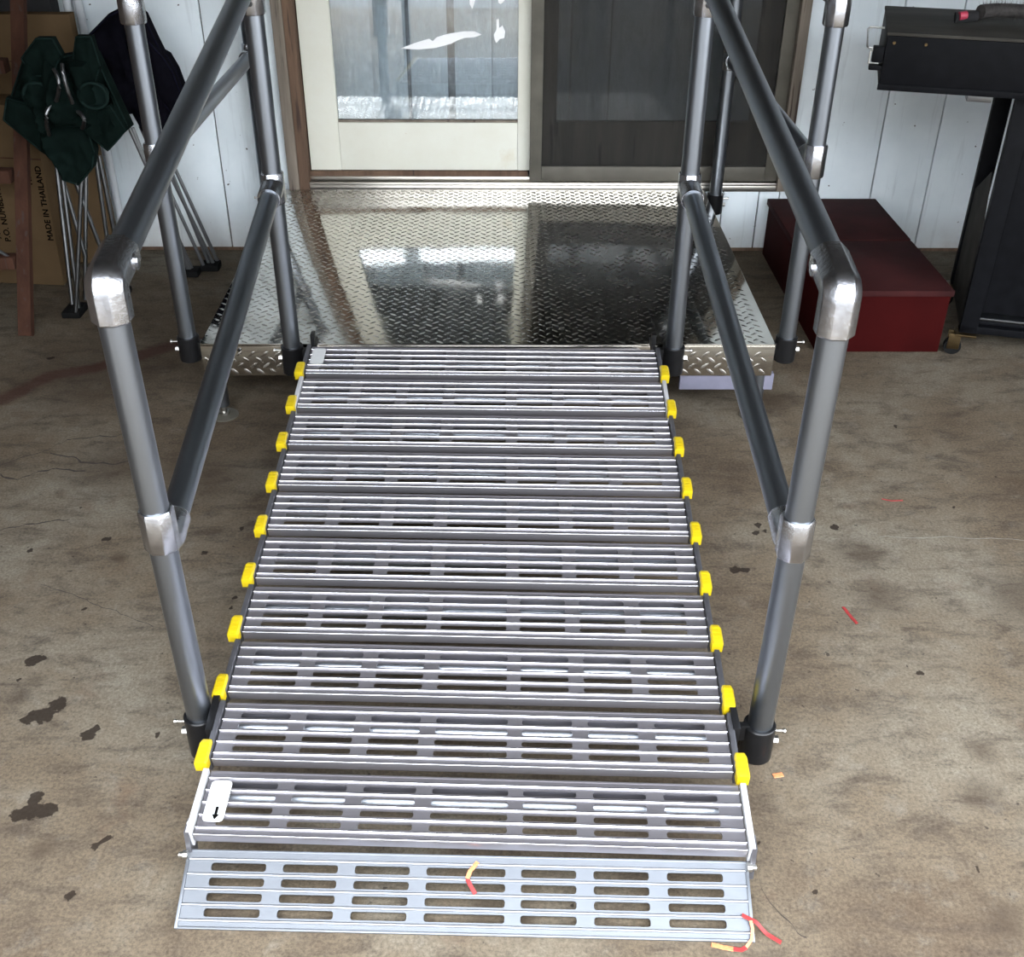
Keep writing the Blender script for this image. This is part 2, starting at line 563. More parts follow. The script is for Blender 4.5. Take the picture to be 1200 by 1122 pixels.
CRACKS = [[(-1.179, 2.448), (-1.12, 2.435), (-1.09, 2.41), (-1.033, 2.406), (-0.998, 2.398), (-0.967, 2.418)], [(-1.278, 2.357), (-1.223, 2.325), (-1.19, 2.353), (-1.155, 2.377), (-1.065, 2.369)],
          [(-1.182, 2.107), (-1.131, 2.132), (-1.078, 2.142), (-1.028, 2.156)], [(-1.293, 2.398), (-1.206, 2.461), (-1.161, 2.526), (-1.074, 2.54), (-0.988, 2.558)],
          [(-1.011, 1.904), (-0.945, 1.875), (-0.856, 1.825), (-0.73, 1.761)], [(1.009, 2.297), (1.015, 2.184), (1.03, 2.045), (1.04, 1.857), (1.05, 1.691)],
          [(0.415, 1.171), (0.416, 1.122), (0.419, 1.09), (0.451, 1.052), (0.466, 1.03)]]
SCORE = [[(0.883, 2.085), (1.021, 2.078), (1.218, 2.068)]]


def build_floor():
    xs = np.concatenate([np.array([-6, -4, -3, -2.3]), np.arange(-1.9, 1.9001, 0.012), np.array([2.3, 3, 4, 6])])
    ys = np.concatenate([np.array([-1.0, 0.0, 0.5]), np.arange(0.8, 3.4, 0.012), np.array([3.42, 3.5, 3.6, 3.7, 3.8, 3.95])])
    nx, ny = len(xs), len(ys)
    X, Y = np.meshgrid(xs, ys)
    V = np.stack([X.ravel(), Y.ravel(), np.zeros(nx * ny)], 1)
    idx = np.arange(nx * ny).reshape(ny, nx)
    F = np.stack([idx[:-1, :-1].ravel(), idx[:-1, 1:].ravel(), idx[1:, 1:].ravel(), idx[1:, :-1].ravel()], 1)
    me = bpy.data.meshes.new('floor')
    me.vertices.add(len(V))
    me.vertices.foreach_set('co', V.ravel())
    me.loops.add(F.size)
    me.loops.foreach_set('vertex_index', F.ravel())
    me.polygons.add(len(F))
    me.polygons.foreach_set('loop_start', np.arange(0, F.size, 4))
    me.polygons.foreach_set('loop_total', np.full(len(F), 4))
    me.update()
    x, y = V[:, 0], V[:, 1]

    def field(lst, k):
        a = np.zeros(len(x))
        for cx, cy, r in lst:
            d = np.hypot(x - cx, (y - cy))
            a = np.maximum(a, np.clip(1 - 0.5 * d / (r * k), 0, 1))
        return a

    fs = field(STAINS, 1.05)
    ff = field(SOFT, 0.8)
    fr = np.zeros(len(x))
    for (ax_, ay), (bx, by) in zip(RED[:-1], RED[1:]):
        t = np.clip(((x - ax_) * (bx - ax_) + (y - ay) * (by - ay)) / ((bx - ax_) ** 2 + (by - ay) ** 2), 0, 1)
        d = np.hypot(x - ax_ - t * (bx - ax_), y - ay - t * (by - ay))
        fr = np.maximum(fr, np.clip(1 - d / 0.07, 0, 1))
    for nm, arr in (('stain', fs), ('soft', ff), ('paint', fr)):
        at = me.attributes.new(nm, 'FLOAT', 'POINT')
        at.data.foreach_set('value', arr.astype(np.float32))
    me.materials.append(M['floor'])
    o = ob('floor', me, kind='structure')

    def ribbon(line, wd, mat, name, z=0.0006):
        p = []
        for (a, b) in zip(line[:-1], line[1:]):
            for t in range(8):
                p.append(Vector((a[0] + (b[0] - a[0]) * t / 8, a[1] + (b[1] - a[1]) * t / 8, z)))
        p.append(Vector((line[-1][0], line[-1][1], z)))
        L, R = [], []
        for i, q in enumerate(p):
            q = q + Vector((mn.noise(q * 30) * 0.010, mn.noise(q * 30 + Vector((5, 5, 5))) * 0.012, 0))
            ww = wd * (0.4 + 0.9 * abs(mn.noise(q * 40 + Vector((9, 1, 2)))))
            L.append(q + Vector((0, ww, 0)))
            R.append(q - Vector((0.3 * ww, ww, 0)))
        b = MB()
        n = len(p)
        b.add(L + R, [(i, i + 1, i + 1 + n, i + n) for i in range(n - 1)])
        ob(name, (b, mat, 0), o)

    for i, c in enumerate(CRACKS):
        ribbon(c, (0.0045, 0.0040, 0.0030, 0.0030, 0.0012, 0.0012, 0.0016)[i], M['crack'], 'crack')
    for c in SCORE:
        ribbon(c, 0.0020, M['pale_chalk'], 'pale_score_line')
    return o


floor = build_floor()
b = MB()
b.box(-12, 12, -24, -0.999, -0.1, -0.002)
ob('driveway', (b, M['asphalt'], 0), kind='structure')
b = MB()
b.box(-3.2, 3.4, 0.25, 4.1, 2.46, 2.58)
b.box(-3.2, 3.4, 0.25, 0.35, 2.19, 2.46)
ob('ceiling', (b, M['ceiling'], 0), kind='structure')
b = MB()
b.box(-2.15, -2.0, 0.3, 4.0, 0, 2.46)
ob('wall_left', (b, M['dark_wall'], 0), kind='structure')
b = MB()
b.box(3.3, 3.4, 1.2, 4.0, 0, 2.46)
ob('wall_right', (b, M['dark_wall'], 0), kind='structure')
b = MB()
b.box(-2.15, -1.55, 0.25, 0.35, 0, 2.46)
ob('wall_added_return', (b, M['dark_wall'], 0), kind='structure')  # added out of view to narrow the opening and darken the back
b = MB()
b.box(-0.87, -0.77, -0.03, 0.07, 0, 2.46, 0.006)
ob('added_post', (b, M['added_post_paint'], 30), kind='structure')  # unseen post added to break the bright band reflected in the deck


def build_far_house():
    b = MB()
    b.box(-11, 9, -17.0, -13.0, 0, 5.2)
    vs = [(-11.5, -12.6, 5.1), (9.5, -12.6, 5.1), (9.5, -17.4, 5.1), (-11.5, -17.4, 5.1), (-11.5, -15, 6.6), (9.5, -15, 6.6)]
    b.add(vs, [(0, 1, 5, 4), (2, 3, 4, 5), (0, 4, 3), (1, 2, 5), (0, 3, 2, 1)])
    ob('wall_across_the_street', (b, M['hedge'], 0), kind='structure')
    for k in range(14):  # lap boards
        b = MB()
        b.box(-11, 9, -12.99, -12.95, 0.05 + k * 0.36, 0.05 + k * 0.36 + 0.33)
        ob('lap_board', (b, M['hedge'], 0), bpy.data.objects['wall_across_the_street'])


build_far_house()


# back wall with the door opening, siding boards as children
def build_wall():
    b = MB()
    y0, y1 = WALL_Y, WALL_Y + 0.10
    b.box(-3.2, -0.765, y0 + 0.012, y1, 0.012, 2.46)
    b.box(1.005, 3.4, y0 + 0.012, y1, 0.012, 2.46)
    b.box(-0.765, 1.005, y0 + 0.012, y1, 0.012, 0.232)
    b.box(-0.765, 1.005, y0 + 0.012, y1, 2.28, 2.46)
    wl = ob('wall_back', (b, M['dark_wall'], 0), kind='structure')
    gap = 0.0022

    def board(x0, x1, z0, z1):
        bb = MB()
        bb.box(x0 + gap, x1 - gap, y0, y0 + 0.013, z0, z1, 0.0015)
        ob('siding_board', (bb, M['siding'], 30), wl)

    e = [-3.2] + [round(-1.005 - 0.202 * k, 3) for k in range(10, -1, -1)] + [-0.765]
    for a, c in zip(e[:-1], e[1:]):
        board(a, c, 0.014, 2.46)
    e = [1.005, 1.136] + [round(1.136 + 0.2 * k, 3) for k in range(1, 12)]
    for a, c in zip(e[:-1], e[1:]):
        board(a, c, 0.014, 2.46)
    e = [-0.765, -0.60, -0.40, -0.20, 0.0, 0.2, 0.4, 0.6, 0.80, 0.93, 1.005]
    for a, c in zip(e[:-1], e[1:]):
        board(a, c, 0.014, 0.230)
    # dark mud sill where wall meets slab
    b = MB()
    b.box(-3.2, 3.4, y0 + 0.004, y0 + 0.05, 0.0, 0.016)
    ob('baseboard_back', (b, M['old_wood'], 0), kind='structure')
    return wl


build_wall()

# door casing
b = MB()
b.box(-0.765, -0.728, 3.868, 3.95, 0.236, 2.30, 0.003)
ob('trim_2', (b, M['old_wood_grey'], 30), kind='structure')
b = MB()
b.box(-0.7275, -0.694, 3.874, 3.99, 0.236, 2.30, 0.003)
ob('trim_3', (b, M['old_wood'], 30), kind='structure')
b = MB()
b.box(0.985, 1.02, 3.872, 3.95, 0.236, 2.30, 0.003)
ob('trim_4', (b, M['old_wood_grey'], 30), kind='structure')
b = MB()
b.box(-0.765, 1.02, 3.872, 3.99, 2.25, 2.30, 0.003)
ob('trim_5', (b, M['old_wood'], 30), kind='structure')
# threshold with its two raised tracks
b = MB()
b.box(-0.70, 0.99, 3.885, 4.02, 0.232, 0.252, 0.002)
b.box(-0.70, 0.99, 3.886, 3.894, 0.250, 0.262, 0.0025)
b.box(-0.70, 0.99, 3.915, 3.923, 0.250, 0.275, 0.0025)
ob('trim_6', (b, M['threshold'], 30), kind='structure')
b = MB()
b.box(-0.694, 0.09, 3.924, 3.97, 0.25, 0.292, 0.002)
ob('trim_7', (b, M['old_wood'], 30), kind='structure')

# door_1: cream sliding sash
d1 = bpy.data.objects.new('door_1', None)
col.objects.link(d1)
d1.location = (-0.3, 3.95, 0.29)
d1['kind'] = 'structure'


def dpart(name, x0, x1, y0, y1, z0, z1, mat, bev=0.002, par=d1, **kw):
    L = par.location
    bb = MB()
    bb.box(x0 - L.x, x1 - L.x, y0 - L.y, y1 - L.y, z0 - L.z, z1 - L.z, bev)
    return ob(name, (bb, mat, 30), par, **kw)


dpart('left_stile', -0.690, -0.581, 3.928, 3.962, 0.294, 2.22, M['cream'])
dpart('right_stile', 0.052, 0.102, 3.928, 3.962, 0.294, 2.22, M['cream'])
dpart('bottom_rail', -0.5805, 0.0515, 3.930, 3.962, 0.294, 0.462, M['cream'])
dpart('top_rail', -0.5805, 0.0515, 3.930, 3.962, 2.10, 2.22, M['cream'])
dpart('glazing_bead', -0.581, 0.052, 3.934, 3.95, 0.462, 0.470, M['old_wood_grey'])
gp = dpart('glass_pane', -0.583, 0.054, 3.944, 3.948, 0.464, 2.102, M['glass'], 0)


def glint_patch(outline):  # white cut-outs on the pane standing in for bright reflections
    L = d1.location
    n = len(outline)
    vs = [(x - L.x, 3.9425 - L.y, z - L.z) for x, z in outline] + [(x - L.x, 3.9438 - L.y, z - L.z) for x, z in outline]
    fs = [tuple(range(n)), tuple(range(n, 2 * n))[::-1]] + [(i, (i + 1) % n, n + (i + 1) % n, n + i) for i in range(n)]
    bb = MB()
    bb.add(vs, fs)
    ob('reflection_patch', (bb, M['white_reflection'], 0), gp)


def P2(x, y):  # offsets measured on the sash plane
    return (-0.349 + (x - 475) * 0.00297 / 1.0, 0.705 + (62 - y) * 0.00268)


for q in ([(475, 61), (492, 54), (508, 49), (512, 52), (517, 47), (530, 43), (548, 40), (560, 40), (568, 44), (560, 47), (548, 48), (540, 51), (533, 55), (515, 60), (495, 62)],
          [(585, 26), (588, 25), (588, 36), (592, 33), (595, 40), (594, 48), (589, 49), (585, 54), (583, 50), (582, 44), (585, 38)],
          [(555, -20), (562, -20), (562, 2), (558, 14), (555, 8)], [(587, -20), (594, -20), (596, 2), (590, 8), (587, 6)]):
    glint_patch([P2(*a) for a in q][::-1])

# door_2: fixed sash behind the sliding insect screen
d2 = bpy.data.objects.new('door_2', None)
col.objects.link(d2)
d2.location = (0.5, 3.99, 0.29)
d2['kind'] = 'structure'
dpart('left_stile', 0.105, 0.19, 3.972, 4.0, 0.294, 2.22, M['old_wood_grey'], par=d2)
dpart('right_stile', 0.88, 0.985, 3.972, 4.0, 0.294, 2.22, M['old_wood_grey'], par=d2)
dpart('bottom_rail', 0.1905, 0.8795, 3.974, 4.0, 0.294, 0.455, M['old_wood_grey'], par=d2)
dpart('top_rail', 0.1905, 0.8795, 3.974, 4.0, 2.10, 2.22, M['old_wood_grey'], par=d2)
dpart('glass_pane', 0.188, 0.882, 3.984, 3.988, 0.452, 2.102, M['glass'], 0, par=d2)

d3 = bpy.data.objects.new('door_3', None)
col.objects.link(d3)
d3.location = (0.5, 3.905, 0.27)
d3['kind'] = 'structure'
dpart('left_stile', 0.095, 0.137, 3.896, 3.914, 0.266, 2.24, M['bronze'], par=d3)
dpart('right_stile', 0.94, 0.984, 3.896, 3.914, 0.266, 2.24, M['bronze'], par=d3)
dpart('bottom_rail', 0.1375, 0.9395, 3.896, 3.914, 0.266, 0.318, M['bronze'], par=d3)
dpart('top_rail', 0.1375, 0.9395, 3.896, 3.914, 2.19, 2.24, M['bronze'], par=d3)
dpart('insect_screen', 0.136, 0.941, 3.9045, 3.9055, 0.317, 2.191, M['screen'], 0, par=d3)

# room beyond the glass
b = MB()
b.box(-2.0, 2.2, 4.10, 5.6, 0.10, 0.20)
ob('floor_inside', (b, M['room'], 0), kind='structure')
b = MB()
b.box(-2.0, 2.2, 5.6, 5.7, 0.10, 2.5)
b.box(-2.05, -2.0, 4.0, 5.7, 0.10, 2.5)
b.box(2.2, 2.25, 4.0, 5.7, 0.10, 2.5)
b.box(-2.0, 2.2, 4.0, 5.7, 2.5, 2.6)
ob('wall_inside', (b, M['room'], 0), kind='structure')
bl = thing('vertical_blind', 'pale grey vertical blind hanging behind both glass panels of the door', 'blind', (0.15, 4.06, 2.2))
b = MB()
b.box(-0.86, 0.86, -0.02, 0.02, 0, 0.04, 0.003)
ob('head_rail', (b, M['white_tube'], 30), bl)
xs = [-0.665, -0.53, -0.405, -0.262, -0.105, 0.03, 0.17, 0.31, 0.45, 0.585, 0.72, 0.86]
for i, x in enumerate(xs):
    wd = 0.066 + 0.004 * mn.noise(Vector((i * 3.3, 0, 0)))
    vs = []
    fs = []
    n = 6
    for j in range(n + 1):
        t = -1 + 2 * j / n
        vs.append((t * wd, 0.012 * t * t - 0.006 + t * (-0.012), 0))
        vs.append((t * wd, 0.012 * t * t - 0.006 + t * (-0.012), -1.93))
    fs = [(2 * j, 2 * j + 1, 2 * j + 3, 2 * j + 2) for j in range(n)]
    k = len(vs)
    vs += [(a, c + 0.0015, d) for a, c, d in vs]
    fs += [tuple(q + k for q in f)[::-1] for f in fs]
    b = MB()
    b.add(vs, fs)
    ob('slat', (b, M['curtain'], 30), bl, (x - 0.15, 0, 0))

# ------------------------------------------------------------------ landing platform
HX = -0.0387
PX0, PX1 = HX - 0.762, HX + 0.762
PY0, PY1, PZ = 2.632, 3.876, 0.2302
plat = thing('landing_platform', 'low bright diamond-plate aluminium platform below the glass door', 'platform', (HX, 3.25, 0))
ox, oy = HX, 3.25


def lug_mesh(name, spots, frame):
    """raised lozenges; frame(u,v)->(origin, e1, e2, n)"""
    vs, fs = [], []
    L, W_, H_ = 0.0135, 0.0040, 0.0014
    for u, v, s in spots:
        a = math.radians(38) * s
        ca, sa = math.cos(a), math.sin(a)
        loc = [(-L, 0, 0), (-L * .45, -W_, 0), (L * .45, -W_, 0), (L, 0, 0), (L * .45, W_, 0), (-L * .45, W_, 0), (-L * .5, 0, H_), (L * .5, 0, H_)]
        k = len(vs)
        for x, y, z in loc:
            vs.append(frame(u + x * ca - y * sa, v + x * sa + y * ca, z))
        for f in ((0, 1, 6), (1, 2, 7, 6), (2, 3, 7), (3, 4, 7), (4, 5, 6, 7), (5, 0, 6)):
            fs.append(tuple(q + k for q in f))
    b = MB()
    b.add(vs, fs)
    return b.mesh(name, M['lug'], 50)


def spots(u0, u1, v0, v1, pu=0.0345, pv=0.0172, m=0.012):
    out = []
    r = 0
    v = v0 + m
    while v < v1 - m * 0.8:
        u = u0 + m + (0.5 * pu if r % 2 else 0)
        while u < u1 - m:
            out.append((u, v, 1 if r % 2 else -1))
            u += pu
        v += pv
        r += 1
    return out


b = MB()
b.box(PX0 - ox, PX1 - ox, PY0 - oy, PY1 - oy, PZ - 0.005, PZ, 0.0015)
deck = ob('deck_plate', (b, M['diamond'], 30), plat)
ob('diamond_lugs', lug_mesh('diamond_lugs', spots(PX0 - ox, PX1 - ox, PY0 - oy, PY1 - oy), lambda u, v, z: (u, v, PZ + z - 0.0002)), deck, kind='stuff')
# front skirt
SZ = 0.137
b = MB()
b.box(PX0 - ox, PX1 - ox, PY0 - oy - 0.001, PY0 - oy + 0.004, SZ, PZ - 0.0055, 0.0012)
sk = ob('front_skirt', (b, M['diamond'], 30), plat)
ob('diamond_lugs', lug_mesh('diamond_lugs', spots(PX0 - ox, PX1 - ox, SZ, PZ - 0.004, 0.0345, 0.0172, 0.013), lambda u, v, z: (u, PY0 - oy - 0.0009 - z, v)), sk, kind='stuff')
for sg, X in ((-1, PX0), (1, PX1)):
    b = MB()
    xa, xb = (X, X + 0.005) if sg < 0 else (X - 0.005, X)
    b.box(xa - ox, xb - ox, PY0 - oy + 0.0045, PY1 - oy, SZ, PZ - 0.0055, 0.0012)
    s2 = ob('side_skirt', (b, M['diamond'], 30), plat)
    ob('diamond_lugs', lug_mesh('diamond_lugs', spots(PY0 - oy + 0.01, PY1 - oy, SZ, PZ - 0.016, 0.0345, 0.0172, 0.013),
                                lambda u, v, z, X=X, sg=sg: (X - ox + sg * (z - 0.0002), u, v)), s2, kind='stuff')
b = MB()
b.box(PX0 - ox + 0.005, PX1 - ox - 0.005, PY1 - oy - 0.005, PY1 - oy - 0.001, SZ, PZ - 0.0055)
for x in (-0.5, 0.0, 0.5):
    b.box(x - 0.02, x + 0.02, PY0 - oy + 0.006, PY1 - oy - 0.006, SZ + 0.02, PZ - 0.006)
ob('underframe', (b, M['extrusion'], 30), plat)
for x in (-0.66, 0.645):
    b = MB()
    b.tube((x, PY0 - oy - 0.0012, 0.214), (x, PY0 - oy - 0.006, 0.214), 0.0045, 12)
    ob('skirt_bolt', (b, M['screw'], 30), plat)
for x in (-0.733, 0.735):
    for y in (PY0 + 0.024, PY1 - 0.08):
        lx = x if y < 3 else x
        b = MB()
        b.tube((lx, y - oy, 0.034), (lx, y - oy, PZ - 0.008), 0.0185, 24)
        lg = ob('leg', (b, M['pipe'], 35), plat)
        b = MB()
        b.tube((lx, y - oy, 0.004), (lx, y - oy, 0.06), 0.0085, 16)
        b.tube((lx, y - oy, 0.006), (lx, y - oy, 0.014), 0.014, 6)
        ob('threaded_rod', (b, M['zinc'], 30), lg)
        b = MB()
        b.sweep([(lx, y - oy, 0), (lx, y - oy, 0.004), (lx, y - oy, 0.008)], circle(1, 32), None, [0.038, 0.038, 0.016])
        ob('foot_disc', (b, M['bronze'], 30), lg)

b = MB()
b.box(0.48 - ox, 0.735 - ox, 2.642 - oy, 2.662 - oy, 0.088, 0.1365, 0.003)
ob('frame_channel', (b, M['lavender'], 30), plat, label='pale lavender channel under the right front edge')

# the platform falls about half a degree towards its front edge
TILT = Matrix.Translation((0, PY0 - oy, PZ)) @ Matrix.Rotation(math.radians(0.5), 4, 'X') @ Matrix.Translation((0, oy - PY0, -PZ))
for c in plat.children:
    if not c.name.startswith('leg'):
        c.matrix_local = TILT

# ------------------------------------------------------------------ the ramp
SL = 0.0184 / 0.1437
RX = -0.0510


def plane_z(y, off=0.0):
    return 0.252 + off + SL * (y - 2.436)


SLOT_X = [-0.3605, -0.2465, -0.1325, 0.0, 0.1305, 0.2445, 0.3605]
SLOT_HW = [0.0435, 0.0435, 0.0435, 0.0625, 0.0435, 0.0435, 0.0440]


def slotted_plate(half, length, v_first=0.0145, pitch=0.023, slot_h=0.0125, th=0.004, skirt=0.017, web=0.040, ridge_h=0.0042, shift=-0.004):
    """tread plate, local y = length/2 - v"""
    b = MB()

    def quad(x0, x1, v0, v1):
        y0, y1 = length / 2 - v1, length / 2 - v0
        b.add([(x0, y0, 0), (x1, y0, 0), (x1, y1, 0), (x0, y1, 0), (x0, y0, -th), (x1, y0, -th), (x1, y1, -th), (x0, y1, -th)],
              [(0, 1, 2, 3), (7, 6, 5, 4)])

    def cell(x0, x1, v0, v1, hx0, hx1, hv0, hv1):
        y0, y1 = length / 2 - v1, length / 2 - v0
        k0, k1 = length / 2 - hv1, length / 2 - hv0
        r = min(0.0042, (k1 - k0) * 0.45)
        outer = [(x0, y0), (x1, y0), (x1, y1), (x0, y1)]
        cs = [(hx0 + r, k0 + r, PI), (hx1 - r, k0 + r, 1.5 * PI), (hx1 - r, k1 - r, 0), (hx0 + r, k1 - r, .5 * PI)]
        hole = []
        for cx, cy, a in cs:
            for t in range(4):
                aa = a + t * PI / 6
                hole.append((cx + r * math.cos(aa), cy + r * math.sin(aa)))
        vs = [(x, y, 0) for x, y in outer + hole] + [(x, y, -th) for x, y in outer + hole]
        fs = []
        for q in range(4):
            h = 4 + 4 * q
            fs += [(q, h + 1, h), (q, h + 2, h + 1), (q, h + 3, h + 2)]
            nq = (q + 1) % 4
            fs.append((q, nq, 4 + 4 * nq, h + 3))
        fs += [tuple(i + 20 for i in f)[::-1] for f in fs]
        for i in range(16):
            j = (i + 1) % 16
            fs.append((4 + i, 4 + j, 24 + j, 24 + i))
        b.add(vs, fs)

    quad(-half, half, 0, v_first)
    quad(-half, half, v_first + 4 * pitch, length)
    for k in range(4):
        v0 = v_first + k * pitch
        x = -half
        for cx, hw in zip(SLOT_X, SLOT_HW):
            cx += shift
            quad(x, cx - hw - 0.004, v0, v0 + pitch)
            m = v0 + pitch / 2
            cell(cx - hw - 0.004, cx + hw + 0.004, v0, v0 + pitch, cx - hw, cx + hw, m - slot_h / 2, m + slot_h / 2)
            x = cx + hw + 0.004
        quad(x, half, v0, v0 + pitch)
    # folded front and back lips
    yb, yf = length / 2, -length / 2
    b.box(-half, half, yf, yf + 0.004, -skirt, 0.0012, 0.0008)
    b.box(-half, half, yb - 0.0035, yb, -0.012, 0.0006, 0.0008)
    if web:
        b.box(-half, half, yb - 0.010, yb - 0.007, -web, -0.003)
    return b


def ridge_mesh(half, ridge_h, mat, w_=0.0023):
    b = MB()
    prof = [(w_, 0.0001), (w_ * .85, ridge_h * .55), (w_ * .4, ridge_h * .95), (-w_ * .4, ridge_h * .95), (-w_ * .85, ridge_h * .55), (-w_, 0.0001)]
    b.add([(s * half, a, c) for s in (-1, 1) for a, c in prof], [(i, (i + 1) % 6, (i + 1) % 6 + 6, i + 6) for i in range(6)] + [(5, 4, 3, 2, 1, 0), (6, 7, 8, 9, 10, 11)])
    return b.mesh('tread_ridge', mat, 60)


ridge_link = ridge_mesh(0.437, 0.0034, M['ridge'], 0.0018)
lip_link = ridge_mesh(0.437, 0.0016, M['ridge'], 0.0010)
ridge_flap = ridge_mesh(0.440, 0.0026, M['flap_ridge'])
link_mesh = slotted_plate(0.437, 0.1205).mesh('tread_panel', M['extrusion'], 40)
ct = MB()
ct.tube((-0.43, 0.1205 / 2 - 0.0255, -0.0360), (0.43, 0.1205 / 2 - 0.0255, -0.0360), 0.0118, 16)
cross_mesh = ct.mesh('cross_tube', M['rod'], 40)
sb = MB()
sb.box(-0.0048, 0.0048, -0.060, 0.060, -0.030, 0.008, 0.0012)
sb.tube((-0.002, -0.045, 0.004), (-0.002, -0.045, 0.0105), 0.0035, 10)
bar_mesh = sb.mesh('side_bar', M['bar'], 35)
bar_sky_lit = sb.mesh('side_bar', M['sky_lit_bar'], 35)


def cap_mesh():
    w_, l_, h0, h1 = 0.0108, 0.025, -0.012, 0.012
    pr = [(-w_, h0), (w_, h0), (w_, h1 - 0.004), (w_ - 0.003, h1), (-w_ + 0.003, h1), (-w_, h1 - 0.004)]
    b = MB()
    rings = [(-l_, 0.93), (-l_ + 0.003, 1.0), (l_ - 0.010, 1.0), (l_, 0.62)]
    vs = [(a * k if y < 0 else a * (0.5 + 0.5 * k), y, c * (1 if c < 0 else k)) for y, k in rings for a, c in pr]
    n = 6
    fs = [(i * n + j, i * n + (j + 1) % n, (i + 1) * n + (j + 1) % n, (i + 1) * n + j) for i in range(3) for j in range(n)]
    fs += [tuple(range(6)), tuple(range(18, 24))]
    b.add(vs, fs)
    # shallow ribs on the top face
    for k in range(4):
        y = -0.018 + k * 0.010
        b.box(-0.008, 0.008, y, y + 0.003, h1 - 0.001, h1 + 0.0005)
    return b.mesh('edge_cap', M['yellow'], 35)


capm = cap_mesh()

ramp = thing('roll_up_ramp', 'slatted aluminium wheelchair ramp with yellow edge caps leading up to the platform', 'ramp', (RX, 1.1, 0))
RO = Vector((RX, 1.1, 0))


def link_matrix(k):
    gl = 2.4436 - 0.1428 * k - 0.022
    gr = 2.4291 - 0.1447 * k - 0.022
    pitch = (0.1428 + 0.1447) / 2
    g = (gl + gr) / 2 + pitch / 2 - 0.010 + 0.0019 * k  # centre of link k
    X = Vector((0.9035, gr - gl, SL * (gr - gl))).normalized()
    Yd = Vector((0, 1, SL)).normalized()
    Z = X.cross(Yd).normalized()
    Yd = Z.cross(X).normalized()
    m = Matrix((X, Yd, Z)).transposed().to_4x4()
    m.translation = Vector((RX, g, plane_z(g)))
    return m


first = None
for k in range(10):
    mw = link_matrix(k)
    p = ob('tread_panel', link_mesh, ramp)
    p.matrix_local = Matrix.Translation(-RO) @ mw
    ob('cross_tube', cross_mesh, p)
    for q in range(5):
        ob('tread_ridge', ridge_link, p, (0, 0.06025 - 0.0145 - 0.023 * q, 0))
    ob('lip_ridge', lip_link, p, (0, -0.0590, 0.0008))
    for s in (-1, 1):
        ob('side_bar', bar_sky_lit if k in (1, 9) else bar_mesh, p, (s * 0.4445, 0, 0))
        if k < 9:
            ob('edge_cap', capm, p, (s * 0.4515, -0.0465 - 0.0005 * k, 0.002), label='yellow plastic edge cap')
    if k in (0, 9):
        # white label plate near the left end
        hw, y0, y1 = (0.0170, -0.038, 0.038) if k == 9 else (0.0165, -0.024, 0.044)
        cx = -0.4120 if k == 9 else -0.4150
        b = MB()
        r = 0.007
        pts = []
        for ax_, ay, a0 in ((cx - hw + r, y0 + r, PI), (cx + hw - r, y0 + r, 1.5 * PI), (cx + hw - r, y1 - r, 0), (cx - hw + r, y1 - r, .5 * PI)):
            for t in range(5):
                pts.append((ax_ + r * math.cos(a0 + t * PI / 8), ay + r * math.sin(a0 + t * PI / 8)))
        n = len(pts)
        b.add([(x, y, 0.0046) for x, y in pts] + [(x, y, 0.0056) for x, y in pts],
              [tuple(range(n))[::-1], tuple(range(n, 2 * n))] + [(i, (i + 1) % n, n + (i + 1) % n, n + i) for i in range(n)])
        ob('sticker', (b, M['sticker'], 30), p, label='white rounded sticker')
        b = MB()
        z = 0.0060
        if k == 9:
            ax_, ay = cx + 0.003, y0 + 0.010
            b.add([(ax_ - .0024, ay + .017, z), (ax_ + .0024, ay + .017, z), (ax_ + .0024, ay + .003, z), (ax_ + .006, ay + .003, z), (ax_, ay - .007, z), (ax_ - .006, ay + .003, z), (ax_ - .0024, ay + .003, z)], [(0, 1, 2, 3, 4, 5, 6)])
            ob('arrow_mark', (b, M['ink'], 0), p)
            for q in ((cx - 0.008, cx + 0.008, y1 - 0.0135, y1 - 0.0120), (cx - 0.005, cx + 0.005, y1 - 0.0105, y1 - 0.0090), (cx - 0.012, cx + 0.010, y0 + 0.045, y0 + 0.0458)):
                b = MB()
                b.box(*q, z - .0003, z)
                ob('faint_print', (b, M['ink_pale'], 0), p)
        else:
            for dx, dy in ((0, 0.034), (0, 0.02), (0, 0.0), (0.001, -0.012)):
                b = MB()
                b.box(cx + dx - .002, cx + dx + .002, dy, dy + 0.0012, z - .0003, z)
                ob('faint_print', (b, M['ink_pale'], 0), p)
    if k == 9:
        for s in (-1, 1):
            b = MB()
            pr = [(-0.075, -0.056), (-0.060, 0.007), (-0.035, 0.007), (-0.030, -0.03), (-0.048, -0.060)]
            for q in (0,):
                vs = [(s * 0.4465 + s * d, y, z) for d in (-0.003, 0.005) for y, z in pr]
                b.add(vs, [(0, 1, 2, 3, 4), (9, 8, 7, 6, 5)] + [(i, (i + 1) % 5, 5 + (i + 1) % 5, 5 + i) for i in range(5)])
            ob('hinge_arm', (b, M['bar'], 30), p)
    if k in (0, 1, 7):
        pass

